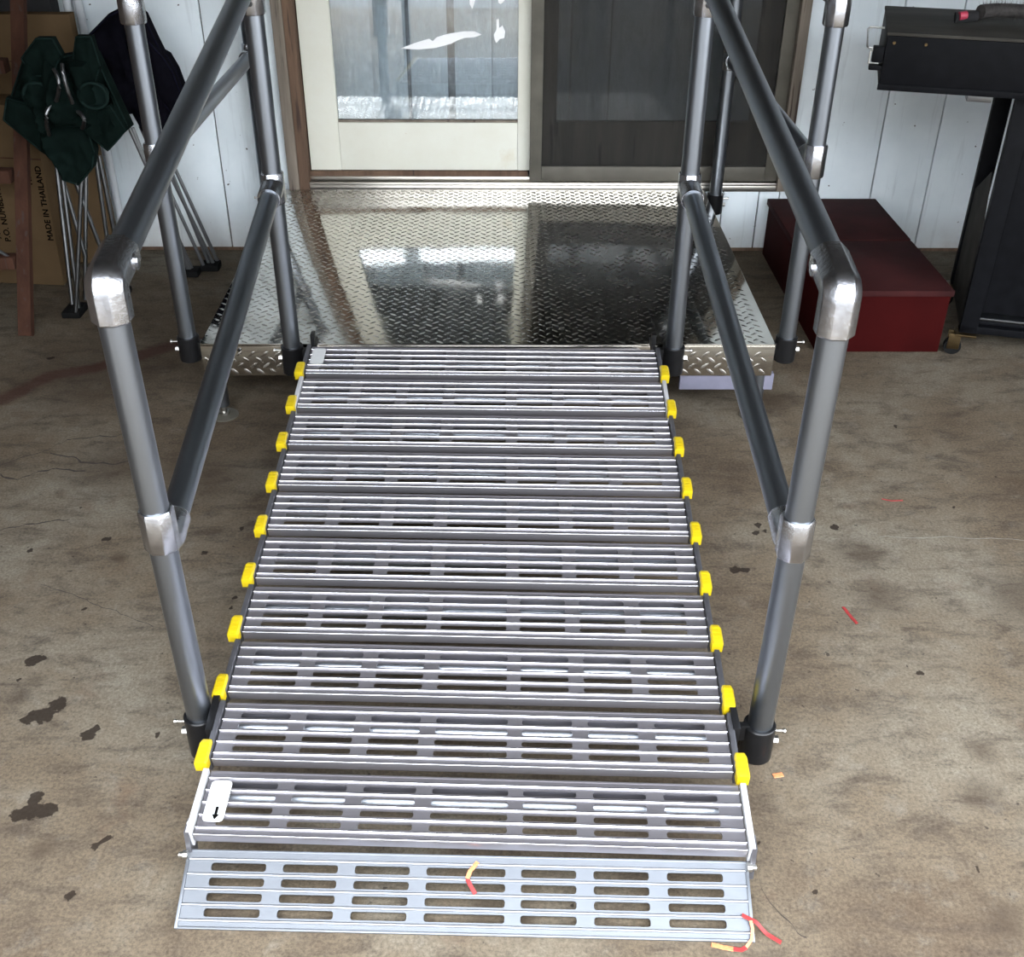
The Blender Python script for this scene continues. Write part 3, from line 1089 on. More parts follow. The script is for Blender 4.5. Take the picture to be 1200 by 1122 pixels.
# transition flap down to the slab
fb = slotted_plate(0.4455, 0.1200, 0.0150, 0.0230, 0.0125, 0.004, 0.004, 0, 0.0028, 0.0)
fo = ob('transition_flap', (fb, M['flap'], 35), ramp, label='pale aluminium slotted end flap resting on the concrete')
a_l, a_r = Vector((-0.507, 1.046, 0.006)), Vector((0.385, 1.019, 0.006))
X = (a_r - a_l).normalized()
Yd = Vector((0, math.cos(math.radians(24)), math.sin(math.radians(24))))
Yd = (Yd - X * Yd.dot(X)).normalized()
Z = X.cross(Yd)
mm = Matrix((X, Yd, Z)).transposed().to_4x4()
mm.translation = (a_l + a_r) / 2 + Yd * 0.060
fo.matrix_local = Matrix.Translation(-RO) @ mm
for q in range(5):
    ob('tread_ridge', ridge_flap, fo, (0, 0.060 - 0.0150 - 0.023 * q, 0))
for s in (-1, 1):
    b = MB()
    b.tube((s * 0.443, 0.050, 0.004), (s * 0.4505, 0.050, 0.004), 0.0075, 16)
    b.tube((s * 0.450, 0.050, 0.004), (s * 0.4575, 0.050, 0.004), 0.0045, 12)
    ob('hinge_bolt', (b, M['zinc'], 30), fo)
for x in (-0.443, 0.443):
    b = MB()
    b.box(x - 0.0025, x + 0.0025, -0.06, 0.045, -0.002, 0.0022, 0.0006)
    ob('edge_rim', (b, M['flap'], 30), fo)
# hooks that hang the ramp on the platform edge
for s, x in ((-1, -0.492), (1, 0.391)):
    b = MB()
    b.box(x - RX - 0.005, x - RX + 0.005, 2.50 - 1.1, 2.629 - 1.1, 0.236, 0.254, 0.001)
    b.box(x - RX - 0.005, x - RX + 0.005, 2.575 - 1.1, 2.60 - 1.1, 0.238, 0.283, 0.001)
    ob('platform_hook', (b, M['black_steel'], 30), ramp)
b = MB()
b.box(-0.42, 0.42, 2.552 - 1.1, 2.628 - 1.1, 0.205, 0.212, 0.001)
ob('hinge_plate', (b, M['extrusion'], 30), ramp)

# ------------------------------------------------------------------ handrails
PR = 0.0222
OCT = octo(0.0262)
CIR = circle(PR, 32)


def sleeve(b, p0, p1, r=0.0262, side=(1, 0, 0)):
    """cast collar with a slight rim at both ends"""
    p0, p1 = Vector(p0), Vector(p1)
    d = (p1 - p0).normalized()
    k = r / 0.0262
    b.sweep([p0, p0 + d * 0.004, p1 - d * 0.004, p1], OCT, side, [0.93 * k, k, k, 0.93 * k])


def bolts(b, x, y, z, s):
    b.tube((x, y, z + 0.016), (x + s * 0.019, y, z + 0.016), 0.0025, 10)
    b.tube((x + s * 0.017, y, z + 0.016), (x + s * 0.021, y, z + 0.016), 0.0048, 12)
    b.tube((x, y, z - 0.006), (x + s * 0.010, y, z - 0.006), 0.0075, 6)


def rail_dir(y0, z0, y1, z1):
    return Vector((0, y1 - y0, z1 - z0)).normalized()


def ramp_rail(s, xf, xi, label, zc, xb, zs0, zs1):
    yf, yi = 1.404, 2.598
    root = thing('ramp_handrail', label, 'handrail', (xf, yf, 0), group=None)
    o = Vector((xf, yf, 0))
    dx = xi - xf

    def L(x, y, z):
        return Vector((x, y, z)) - o

    zt = lambda y: 0.937 + 0.1785 * (y - 1.536)
    zm = lambda y: 0.651 + 0.1715 * (y - 2.503) + 0.0
    xx = lambda y: xf + dx * (y - yf) / (yi - yf)
    # posts
    b = MB()
    b.sweep([L(xb, yf, zs0 + 0.01), L(xf, yf, zt(yf) - 0.03)], CIR, (1, 0, 0))
    fp = ob('front_post', (b, M['pipe'], 35), root)
    b = MB()
    b.sweep([L(xi, yi, 0.17), L(xi, yi, zt(yi) - 0.01)], CIR, (1, 0, 0))
    rp = ob('rear_post', (b, M['pipe'], 35), root)
    # rails
    b = MB()
    b.sweep([L(xx(yf + .05), yf + 0.05, zt(yf + 0.05)), L(xi, yi, zt(yi))], CIR, (1, 0, 0))
    ob('top_rail', (b, M['pipe'], 35), root)
    b = MB()
    b.sweep([L((xf + xb) / 2, yf + 0.02, zm(yf + 0.02)), L(xi, yi, zm(yi))], CIR, (1, 0, 0))
    ob('middle_rail', (b, M['pipe'], 35), root)
    # elbow
    dr = rail_dir(0, 0, 1, 0.1785)
    cz = zt(yf) + (0.004 if s < 0 else -0.004)
    lo = 0.053 if s < 0 else 0.064
    pts = [L(xf, yf, cz - lo - 0.003), L(xf, yf, cz - lo), L(xf, yf, cz - 0.014)]
    for t in (0.25, 0.5, 0.75):
        p0, p1, p2 = Vector((0, 0, -0.014)), Vector((0, 0, 0.0)), dr * 0.014
        q = p0 * (1 - t) ** 2 + p1 * 2 * t * (1 - t) + p2 * t * t
        pts.append(L(xf, yf, cz) + q)
    pts += [L(xf, yf, cz) + dr * 0.014, L(xf, yf, cz) + dr * 0.080, L(xf, yf, cz) + dr * 0.083]
    b = MB()
    sc = [0.95] + [1.04] * (len(pts) - 2) + [0.95]
    b.sweep(pts, OCT, (1, 0, 0), sc)
    el = ob('elbow_fitting', (b, M['casting'], 24), root, label='cast elbow at the lower end of the top rail')
    b = MB()
    c0 = L(xf, yf, cz) + dr * 0.055
    xa = -s * 0.0265
    b.tube(c0 + Vector((xa, 0, 0)), c0 + Vector((xa - s * 0.0035, 0, 0)), 0.0125, 20)
    b.tube(c0 + Vector((xa - s * 0.0034, 0, 0)), c0 + Vector((xa - s * 0.0050, 0, 0)), 0.006, 6)
    ob('set_screw_boss', (b, M['casting'], 30), el)
    # tees
    for nm, y, x, z, sg, zz in (('lower_tee', yf, (xf + xb) / 2, zc, 1, zm(yf + 0.05)), ('middle_tee', yi, xi, zm(yi) - 0.005, -1, zm(yi - .05)), ('upper_tee', yi, xi, zt(yi), -1, zt(yi - .05))):
        b = MB()
        hh = 0.037 if nm != 'upper_tee' else 0.075
        sleeve(b, L(x, y, z - hh), L(x, y, z + (hh if nm != 'upper_tee' else 0.04)))
        if nm == 'lower_tee':
            b.sweep([L(x, y, zm(y) + 0.01), L(x, y + 0.03, zm(y + 0.03)), L(x, y + 0.075, zm(y + 0.075)), L(x, y + 0.078, zm(y + 0.078))], circle(1, 24), (1, 0, 0), [0.024, 0.0265, 0.0265, 0.0250])
        else:
            z1 = (zm if nm == 'middle_tee' else zt)
            dd = Vector((0, -1, -0.1715)).normalized()
            c0 = L(x, y, z1(y))
            b.sweep([c0, c0 + dd * 0.066, c0 + dd * 0.070], circle(1, 28), (1, 0, 0), [0.0275, 0.0275, 0.0260])
            b.torus(c0 + dd * 0.069, 0.0250, 0.0024, 'y', 28, 8)
        te = ob('tee_fitting', (b, M['casting'], 28), root)
        if nm == 'upper_tee':
            b = MB()
            q = L(x, y, z - 0.05)
            b.tube(q + Vector((0, -0.0255, 0)), q + Vector((0, -0.0290, 0)), 0.0055, 12)
            ob('set_screw', (b, M['screw'], 30), te)
    # base sockets
    for (x, y, z0, z1) in ((xb, yf, zs0, zs1), (xi, yi, 0.165, 0.243)):
        b = MB()
        q0, q1 = L(x, y, z0), L(x, y, z1)
        b.sweep([q0, q0 + Vector((0, 0, .003)), q1 - Vector((0, 0, 0.002)), q1], circle(1, 28), (1, 0, 0), [0.026, 0.029, 0.029, 0.0275])
        # arm towards the ramp edge, then a flat bar lying along it
        ex = (-0.505 if s < 0 else 0.403)
        zr = min(plane_z(y), z1 + 0.006)
        if y < 2:
            b.box(min(x, ex) - o.x, max(x, ex) - o.x, -0.010, 0.002, zr - 0.040, zr - 0.004, 0.001)
            mt = Matrix.Translation((ex - o.x, -0.005, plane_z(y) - 0.002)) @ Matrix.Rotation(math.atan(SL), 4, 'X')
            b.box(-0.006, 0.006, -0.050, 0.030, -0.062, 0.0125, 0.001, mt)
        else:
            b.box(min(x, ex) - o.x, max(x, ex) - o.x, y - o.y - 0.010, y - o.y + 0.006, 0.205, 0.235, 0.001)
        so = ob('base_socket', (b, M['black_steel'], 35), root, label='black powder-coated post socket')
        b = MB()
        bolts(b, x - o.x + s * 0.027, y - o.y, z1 - 0.035 if y < 2 else z1 - 0.03, s)
        ob('bolts', (b, M['zinc'], 30), so)
    return root


ramp_rail(-1, -0.5415, -0.5512, 'grey pipe handrail along the left side of the ramp', 0.508, -0.5345, 0.014, 0.106)
ramp_rail(1, 0.4650, 0.4477, 'grey pipe handrail along the right side of the ramp', 0.492, 0.4585, 0.001, 0.080)


def side_rail(s, x, label):
    yo, yb = 2.667, 3.842
    root = thing('platform_guardrail', label, 'handrail', (x, yo, 0))
    o = Vector((x, yo, 0))

    def L(y, z):
        return Vector((x, y, z)) - o

    zt, zm = 1.085, 0.705
    b = MB()
    b.sweep([L(yo, 0.2), L(yo, zt - 0.02)], CIR, (1, 0, 0))
    ob('front_post', (b, M['pipe'], 35), root)
    b = MB()
    b.sweep([L(yb, 0.2), L(yb, zt)], CIR, (1, 0, 0))
    ob('rear_post', (b, M['pipe'], 35), root)
    b = MB()
    b.sweep([L(yo + .03, zt), L(yb, zt)], CIR, (1, 0, 0))
    ob('top_rail', (b, M['pipe'], 35), root)
    b = MB()
    b.sweep([L(yo, zm), L(yb, zm)], CIR, (1, 0, 0))
    ob('middle_rail', (b, M['pipe'], 35), root)
    b = MB()
    pts = [L(yo, zt - 0.066), L(yo, zt - 0.062), L(yo, zt - 0.022)]
    for t in (0.25, 0.5, 0.75):
        q = Vector((0, 0, -0.022)) * (1 - t) ** 2 + Vector((0, 0.022, 0)) * t * t
        pts.append(L(yo, zt) + q)
    pts += [L(yo + 0.022, zt), L(yo + 0.086, zt), L(yo + 0.09, zt)]
    b.sweep(pts, OCT, (1, 0, 0), [1.0] + [1.06] * (len(pts) - 2) + [1.0])
    ob('elbow_fitting', (b, M['casting'], 28), root)
    for y, z, sg in ((yo, zm + 0.005, 1), (yb, zm, -1), (yb, zt, -1)):
        b = MB()
        sleeve(b, L(y, z - 0.04), L(y, z + 0.04))
        zz = zm if z < 1 else zt
        b.sweep([L(y, zz), L(y + sg * 0.066, zz), L(y + sg * 0.07, zz)], circle(1, 28), (1, 0, 0), [0.0275, 0.0275, 0.0260])
        b.torus(L(y + sg * 0.069, zz), 0.0250, 0.0024, 'y', 28, 8)
        ob('tee_fitting', (b, M['casting'], 28), root)
    for y in (yo, yb):
        b = MB()
        z0, z1 = 0.168, 0.238
        b.sweep([L(y, z0), L(y, z0 + .003), L(y, z1 - 0.002), L(y, z1)], circle(1, 28), (1, 0, 0), [0.026, 0.029, 0.029, 0.0275])
        xa, xb = (0.0, -s * 0.035)
        b.box(min(xa, xb), max(xa, xb), y - o.y - 0.012, y - o.y + 0.012, 0.18, 0.222, 0.001)
        so = ob('base_socket', (b, M['black_steel'], 35), root, label='black powder-coated post socket')
        b = MB()
        bolts(b, s * 0.027, y - o.y, 0.205, s)
        ob('bolts', (b, M['zinc'], 30), so)
    return root


side_rail(-1, -0.8400, 'grey pipe guardrail along the left side of the platform')
side_rail(1, 0.7600, 'grey pipe guardrail along the right side of the platform')

# ------------------------------------------------------------------ red step box
st = thing('step_box', 'oxblood red painted wooden step box beside the platform against the wall', 'step', (1.155, 3.47, 0))
b = MB()
b.box(-0.19, 0.19, -0.415, 0.405, 0.0, 0.186, 0.002)
ob('box_body', (b, M['red_paint'], 30), st)
b = MB()
b.box(-0.197, 0.197, -0.422, -0.004, 0.1865, 0.205, 0.002)
ob('top_board', (b, M['red_top'], 30), st)
b = MB()
b.box(-0.197, 0.195, -0.002, 0.41, 0.1865, 0.2085, 0.002)
ob('top_board', (b, M['red_top'], 30), st)

# ------------------------------------------------------------------ black cart at the right
RZ = math.radians(-15.5)
gr = thing('smoker_cart', 'black steel smoker cart on casters at the right edge', 'smoker', (1.012, 3.05, 0), rotz=RZ)
b = MB()
b.box(0, 1.15, 0, 0.40, 0.787, 0.925, 0.004)
ob('cook_box', (b, M['grill_black'], 30), gr)
b = MB()
b.box(-0.002, 1.152, -0.002, 0.402, 0.9255, 0.934, 0.002)
ob('lid', (b, M['grill_top'], 30), gr, label='dusty grey-brown top of the box')
b = MB()
b.box(-0.003, 1.153, -0.004, -0.001, 0.787, 0.803, 0.001)
ob('lower_flange', (b, M['grill_black'], 30), gr)
for x in (0.02, 0.10, 0.37, 0.45, 0.62, 0.80):
    b = MB()
    b.tube((x, 0.001, 0.908), (x, -0.004, 0.908), 0.004, 10)
    ob('rivet', (b, M['brass'], 30), gr)
# wire handle and latch on the left end
b = MB()
b.poly([(0.0, 0.22, 0.905), (-0.040, 0.22, 0.905), (-0.045, 0.20, 0.903), (-0.045, 0.03, 0.890), (-0.04, 0.02, 0.888), (0.0, 0.02, 0.888)], 0.0028, 8)
ob('wire_handle', (b, M['zinc'], 40), gr)
b = MB()
b.box(-0.030, -0.0005, 0.004, 0.03, 0.855, 0.895, 0.003)
b.box(-0.034, -0.0005, 0.002, 0.03, 0.835, 0.848, 0.003)
lt = ob('latch', (b, M['grill_black'], 30), gr)
b = MB()
b.tube((-0.036, 0.01, 0.885), (-0.002, 0.01, 0.885), 0.003, 8)
b.tube((-0.036, 0.01, 0.850), (-0.036, 0.01, 0.885), 0.0022, 8)
b.tube((-0.036, 0.01, 0.852), (-0.010, 0.01, 0.852), 0.0025, 8)
ob('latch_pin', (b, M['zinc'], 30), lt)
b = MB()
b.box(0.235, 0.300, 0.05, 0.10, 0.760, 0.7865, 0.003)
ob('under_bracket', (b, M['steel_leg'], 30), gr)
# lower body
for (x, y) in ((0.366, 0.090), (0.366, 0.475), (1.10, 0.090), (1.10, 0.475)):
    b = MB()
    b.box(x, x + 0.05, y, y + 0.035, 0.075, 0.7865, 0.002)
    ob('leg', (b, M['grill_black'], 30), gr)
b = MB()
vs = [(0.372, 0.125, 0.07), (0.372, 0.475, 0.07), (0.372, 0.475, 0.40), (0.372, 0.25, 0.52), (0.372, 0.125, 0.30)]
vs += [(x + 0.003, y, z) for x, y, z in vs]
b.add(vs, [(0, 1, 2, 3, 4), (9, 8, 7, 6, 5)] + [(i, (i + 1) % 5, 5 + (i + 1) % 5, 5 + i) for i in range(5)])
ob('side_gusset', (b, M['grill_top'], 0), gr, label='dull grey angled side plate')
b = MB()
b.box(0.4165, 1.0995, 0.105, 0.115, 0.14, 0.785, 0.002)
b.box(0.4165, 1.0995, 0.108, 0.500, 0.10, 0.112, 0.002)
ob('door_panel', (b, M['grill_black'], 30), gr)
b = MB()
b.box(0.4165, 1.0995, 0.098, 0.1045, 0.118, 0.124, 0.001)
ob('shelf_edge', (b, M['steel_leg'], 30), gr)
b = MB()
b.box(0.366, 1.15, 0.09, 0.13, 0.0755, 0.098, 0.002)
ob('base_rail', (b, M['grill_black'], 30), gr)
for (x, y) in ((0.385, 0.10), (0.385, 0.48), (1.12, 0.10), (1.12, 0.48)):
    b = MB()
    b.box(x - 0.03, x + 0.03, y - 0.03, y + 0.03, 0.0685, 0.0752, 0.001)
    b.box(x - 0.045, x - 0.01, y - 0.016, y - 0.012, 0.02, 0.07, 0.001)
    b.box(x - 0.045, x - 0.01, y + 0.012, y + 0.016, 0.02, 0.07, 0.001)
    ca = ob('caster', (b, M['brass'], 30), gr)
    b = MB()
    b.tube((x - 0.028, y - 0.011, 0.0255), (x - 0.028, y + 0.011, 0.0255), 0.0255, 24)
    ob('wheel', (b, M['rubber'], 30), ca)

# bristle brush lying on the lid
br = thing('bristle_brush', 'dark bristly brush with a pink grip lying on the black cart', 'brush', (1.30, 3.14, 0.934))
b = MB()
core = [Vector((-0.02 + 0.16 * t, 0.02 * math.sin(t * 4), 0.035)) for t in [i / 8 for i in range(9)]]
b.poly(core, 0.018, 10)
ob('core', (b, M['bristle'], 40), br)
b = MB()
rr = random.Random(3)
for i in range(900):
    t = rr.random()
    p = Vector((-0.02 + 0.16 * t, 0.02 * math.sin(t * 4), 0.035))
    a = rr.random() * 2 * PI
    d = Vector((rr.uniform(-.35, .35), math.cos(a), math.sin(a))).normalized()
    l = rr.uniform(0.022, 0.034)
    sidev = d.cross(Vector((1, 0, 0))).normalized() * 0.0007
    q = p + d * l
    if q.z < 0.0005:
        q.z = 0.0005
    b.add([p + sidev, p - sidev, q, p + Vector((0.0012, 0, 0))], [(0, 1, 2), (1, 3, 2), (3, 0, 2)])
ob('bristles', (b, M['bristle'], 0), br, kind='stuff')
b = MB()
b.poly([(-0.028, -0.002, 0.024), (-0.06, -0.004, 0.022), (-0.085, 0.0, 0.02)], 0.014, 12)
ob('grip', (b, M['dark_cloth'], 40), br)
b = MB()
b.poly([(-0.060, -0.010, 0.028), (-0.080, -0.012, 0.026)], 0.011, 12)
ob('grip_insert', (b, M['pink'], 40), br, label='pink plastic insert')

# ------------------------------------------------------------------ things leaning at the left wall
def text_obj(body, size, loc, parent, rot):
    cu = bpy.data.curves.new('printed_text', 'FONT')
    cu.body = body
    cu.size = size
    cu.extrude = 0.0003
    cu.space_character = 1.05
    t = bpy.data.objects.new('tmp', cu)
    col.objects.link(t)
    dg = bpy.context.evaluated_depsgraph_get()
    me = bpy.data.meshes.new_from_object(t.evaluated_get(dg))
    bpy.data.objects.remove(t)
    bb = MB()
    tv = [v.co.copy() for v in me.vertices]
    tf = [tuple(f.vertices) for f in me.polygons]
    for ddx, ddy in ((0, 0), (0.0008, 0), (-0.0008, 0), (0, 0.0006), (0, -0.0006)):
        bb.add([(v.x + ddx, v.y + ddy, v.z) for v in tv], tf)
    me = bpy.data.meshes.new('printed_text')
    me.from_pydata(bb.v, [], bb.f)
    me.materials.clear()
    me.materials.append(M['ink'])
    o = ob('printed_text', me, parent, loc)
    o.rotation_euler = rot
    return o


bx = thing('cardboard_box', 'tall brown cardboard box with black printing, behind the wooden ladder at the left edge', 'box', (-1.80, 3.64, 0))
bx.rotation_euler = (0, math.radians(2.6), 0)
b = MB()
b.box(-0.28, 0.28, -0.075, 0.06, 0.013, 0.62, 0.003)
ob('carton', (b, M['card'], 30), bx)
b = MB()
b.box(-0.279, 0.279, -0.0775, -0.0755, 0.45, 0.453)
ob('carton_crease', (b, M['ladder_wood'], 30), bx)
RT = (PI / 2, -PI / 2, 0)
for body, size, x, z in (('MADE IN THAILAND', 0.0265, 0.272, 0.175), ('KENT, WA', 0.0285, 0.236, 0.365), ('P.O. NUMBER 22', 0.0270, 0.128, 0.165), ('ACE HARDWARE', 0.0290, 0.098, 0.175)):
    text_obj(body, size, (x, -0.0754, z), bx, RT)

c2 = thing('cardboard_sheet', 'plain brown cardboard leaning upright behind the green folded chair', 'cardboard', (-1.65, 3.79, 0))
b = MB()
b.box(-0.30, 0.262, -0.03, 0.02, 0.004, 0.845, 0.002)
ob('panel', (b, M['card'], 30), c2)
b = MB()
b.box(-0.299, 0.261, -0.0315, -0.0305, 0.70, 0.7025)
ob('fold_line', (b, M['ladder_wood'], 0), c2)
dk = thing('dark_case', 'black case standing behind the cardboard in the corner', 'case', (-1.68, 3.855, 0))
b = MB()
b.box(-0.30, 0.22, -0.04, 0.035, 0.0, 1.05, 0.01)
ob('case_body', (b, M['dark_cloth'], 30), dk)
b = MB()
b.poly([(-0.1, -0.045, 0.95), (-0.1, -0.07, 0.96), (0.0, -0.07, 0.96), (0.0, -0.045, 0.95)], 0.006)
ob('case_handle', (b, M['rubber'], 30), dk)
for x, lab in ((-1.425, 'left white tube standing against the siding above the cardboard'), (-1.388, 'right white tube standing against the siding above the cardboard')):
    t = thing('white_tube', lab, 'tube', (x, 3.865, 0))
    b = MB()
    b.tube((0, 0, 0.0), (0, 0, 1.3), 0.0135, 16)
    ob('tube', (b, M['white_tube'], 35), t)
    b = MB()
    b.tube((0, 0, 1.295), (0, 0, 1.31), 0.0155, 16)
    ob('end_cap', (b, M['white_tube'], 35), t)

# wooden stepladder
ld = thing('wooden_ladder', 'reddish brown wooden stepladder at the left edge in front of the cardboard box', 'ladder', (-1.50, 3.16, 0))


def slanted(x0, y0, z0, x1, y1, z1, w_, d_, mat, name, par, o):
    b = MB()
    p0, p1 = Vector((x0, y0, z0)) - Vector(o), Vector((x1, y1, z1)) - Vector(o)
    b.sweep([p0, p1], [(-w_, -d_), (w_, -d_), (w_, d_), (-w_, d_)], (1, 0, 0))
    return ob(name, (b, mat, 30), par)


LO = (-1.50, 3.16, 0)
slanted(-1.503, 3.16, 0.002, -1.476, 3.68, 1.04, 0.0205, 0.012, M['ladder_wood'], 'stile', ld, LO)
slanted(-1.930, 3.16, 0.002, -1.903, 3.68, 1.04, 0.0205, 0.012, M['ladder_wood'], 'stile', ld, LO)
for z in (0.21, 0.445, 0.74, 0.98):
    y = 3.16 + 0.5 * z
    b = MB()
    b.box(-0.41, -0.024, y - 0.022 - 3.16, y + 0.022 - 3.16, z - 0.022, z + 0.018, 0.002)
    ob('tread', (b, M['ladder_wood'], 30), ld)
b = MB()
b.tube((-0.03, 0.10, 0.215), (-0.30, 0.12, 0.42), 0.005, 10)
ob('metal_brace', (b, M['steel_leg'], 35), ld)


def cloth(name, outline, y, parent, o, mat, depth=0.05, seed=0, fold=0.02, res=26, lean=0.0):
    """bulging folded fabric filling an outline (x,z); back face flat"""
    xs = [p[0] for p in outline]
    zs = [p[1] for p in outline]
    cx, cz = sum(xs) / len(xs), sum(zs) / len(zs)
    n = len(outline)
    ring0 = []
    for i in range(n):
        a, c = Vector(outline[i]), Vector(outline[(i + 1) % n])
        for t in range(4):
            ring0.append(a.lerp(c, t / 4))
    m = len(ring0)
    vs, fs = [], []
    R = 12
    for r in range(R + 1):
        k = 1 - r / R
        for p in ring0:
            q = Vector((cx, cz)).lerp(p, k)
            dd = depth * (1 - k ** 4) ** 0.5 if k < 1 else 0
            f = mn.noise(Vector((q.x * 22, q.y * 7, seed))) * fold * 1.2 + mn.noise(Vector((q.x * 50, q.y * 30, seed + 4))) * fold * 0.5
            f *= min(1, (1 - k) * 6)
            vs.append((q.x - o[0], y - dd + f + lean * (q.y - cz) - o[1], q.y - o[2]))
    for r in range(R):
        for j in range(m):
            a, c = r * m + j, r * m + (j + 1) % m
            fs.append((a, c, c + m, a + m))
    k0 = len(vs)
    for p in ring0:
        vs.append((p.x - o[0], y + 0.02 - o[1] + lean * (p.y - cz), p.y - o[2]))
    fs += [(j, (j + 1) % m, k0 + (j + 1) % m, k0 + j) for j in range(m)]
    fs.append(tuple(k0 + j for j in range(m))[::-1])
    b = MB()
    b.add(vs, fs)
    c_ = ob(name, (b, mat, 60), parent)
    b = MB()
    k = 0.97
    loop = [Vector((cx + (p.x - cx) * k - o[0], y - depth * (1 - k ** 4) ** 0.5 - 0.001 - o[1] + lean * (p.y - cz), cz + (p.y - cz) * k - o[2])) for p in ring0]
    loop.append(loop[0])
    b.poly(loop, 0.0026, 6)
    ob('piping', (b, M['green_edge'] if mat == M['green'] else M['navy_edge'], 60), c_)
    return c_


# green folded camping chair
GO = (-1.36, 3.36, 0)
gc = thing('folded_camp_chair', 'dark green folded camping chair with cup holders leaning against the cardboard', 'chair', GO, 'folded camping chairs by the left wall')
GP = [(-1.519, 0.622), (-1.473, 0.705), (-1.416, 0.803), (-1.371, 0.805), (-1.345, 0.80), (-1.317, 0.79), (-1.270, 0.80), (-1.211, 0.799), (-1.181, 0.693), (-1.150, 0.585), (-1.220, 0.532), (-1.265, 0.585),
      (-1.30, 0.60), (-1.37, 0.59), (-1.42, 0.521), (-1.452, 0.54), (-1.49, 0.579)]
cloth('seat_fabric', GP, 3.375, gc, GO, M['green'], 0.06, 1.3, 0.06)
cloth('back_flap', [(-1.42, 0.79), (-1.364, 0.846), (-1.316, 0.846), (-1.30, 0.80), (-1.34, 0.74), (-1.40, 0.74)], 3.335, gc, GO, M['green'], 0.02, 4, 0.012)
cloth('back_flap', [(-1.27, 0.79), (-1.249, 0.851), (-1.205, 0.851), (-1.195, 0.77), (-1.22, 0.72), (-1.28, 0.74)], 3.335, gc, GO, M['green'], 0.02, 6, 0.012)
cloth('lower_flap', [(-1.42, 0.60), (-1.27, 0.60), (-1.262, 0.52), (-1.279, 0.470), (-1.334, 0.415), (-1.375, 0.430), (-1.395, 0.50), (-1.43, 0.525)], 3.35, gc, GO, M['green'], 0.05, 9, 0.03)
cloth('arm_flap', [(-1.515, 0.615), (-1.49, 0.68), (-1.42, 0.66), (-1.375, 0.60), (-1.42, 0.518), (-1.47, 0.57)], 3.335, gc, GO, M['green'], 0.015, 12, 0.01)
cloth('arm_flap', [(-1.155, 0.585), (-1.19, 0.66), (-1.25, 0.64), (-1.28, 0.58), (-1.222, 0.522), (-1.19, 0.55)], 3.335, gc, GO, M['green'], 0.015, 14, 0.01)
for cx, cz in ((-1.384, 0.692), (-1.223, 0.692)):
    b = MB()
    c = (cx - GO[0], 3.300 - GO[1], cz)
    b.torus(c, 0.041, 0.0055, 'y', 28, 8, 0.88)
    for i in range(24):  # short open sleeve behind the ring
        pass
    vs, fs = [], []
    for j, (yy, rr_) in enumerate(((0.0, 0.041), (0.03, 0.038), (0.035, 0.02), (0.036, 0.0))):
        for i in range(24):
            a = 2 * PI * i / 24
            vs.append((c[0] + rr_ * math.cos(a), c[1] + yy, c[2] + rr_ * math.sin(a) * 0.88))
    for j in range(3):
        for i in range(24):
            fs.append((j * 24 + i, j * 24 + (i + 1) % 24, (j + 1) * 24 + (i + 1) % 24, (j + 1) * 24 + i))
    b.add(vs, fs)
    ob('cup_holder', (b, M['green_edge'], 60), gc)
ARCS = [((-1.293, 3.33, 0.786), (-1.276, 3.31, 0.752), (-1.306, 3.33, 0.697)), ((-1.266, 3.33, 0.8), (-1.262, 3.31, 0.759), (-1.26, 3.33, 0.69)),
        ((-1.326, 3.33, 0.685), (-1.339, 3.31, 0.656), (-1.351, 3.34, 0.596)), ((-1.25, 3.33, 0.668), (-1.226, 3.31, 0.652), (-1.247, 3.33, 0.619))]
# the strap arcs sit slightly left of the bundle centre
for A in ARCS:
    p0, p1, p2 = [Vector(q) - Vector(GO) + Vector((-0.012, -0.07, -0.010)) for q in A]
    b = MB()
    pts = []
    for i in range(9):
        t = i / 8
        c1 = p1 * 1.6 - (p0 + p2) * 0.3
        pts.append(p0 * (1 - t) ** 2 + c1 * 2 * t * (1 - t) + p2 * t * t)
    b.poly(pts, 0.0058, 8)
    ob('frame_bend', (b, M['steel_leg'], 40), gc, label='bent grey tube between the fabric folds')
GT = [((-1.393, 3.42, 0.521), (-1.359, 3.4, 0.173)), ((-1.414, 3.48, 0.504), (-1.42, 3.36, 0.02)), ((-1.296, 3.36, 0.466), (-1.389, 3.3, 0.02)), ((-1.363, 3.45, 0.424), (-1.30, 3.46, 0.02)),
      ((-1.291, 3.48, 0.469), (-1.31, 3.46, 0.02)), ((-1.287, 3.50, 0.471), (-1.285, 3.5, 0.02)), ((-1.328, 3.47, 0.422), (-1.391, 3.40, 0.02)), ((-1.375, 3.4, 0.453), (-1.389, 3.33, 0.02))]
for a, c in GT:
    b = MB()
    b.tube(Vector(a) - Vector(GO), Vector(c) - Vector(GO), 0.0068, 12)
    ob('leg', (b, M['steel_leg'], 40), gc)
for x, y in ((-1.405, 3.33), (-1.30, 3.47)):
    b = MB()
    b.box(x - 0.03 - GO[0], x + 0.03 - GO[0], y - 0.04 - GO[1], y + 0.05 - GO[1], 0, 0.022, 0.006)
    ob('rubber_foot', (b, M['rubber'], 40), gc)

for c in gc.children:
    if c.name.split('.')[0] not in ('leg', 'rubber_foot'):
        c.location += Vector((0.028, 0, 0.012))
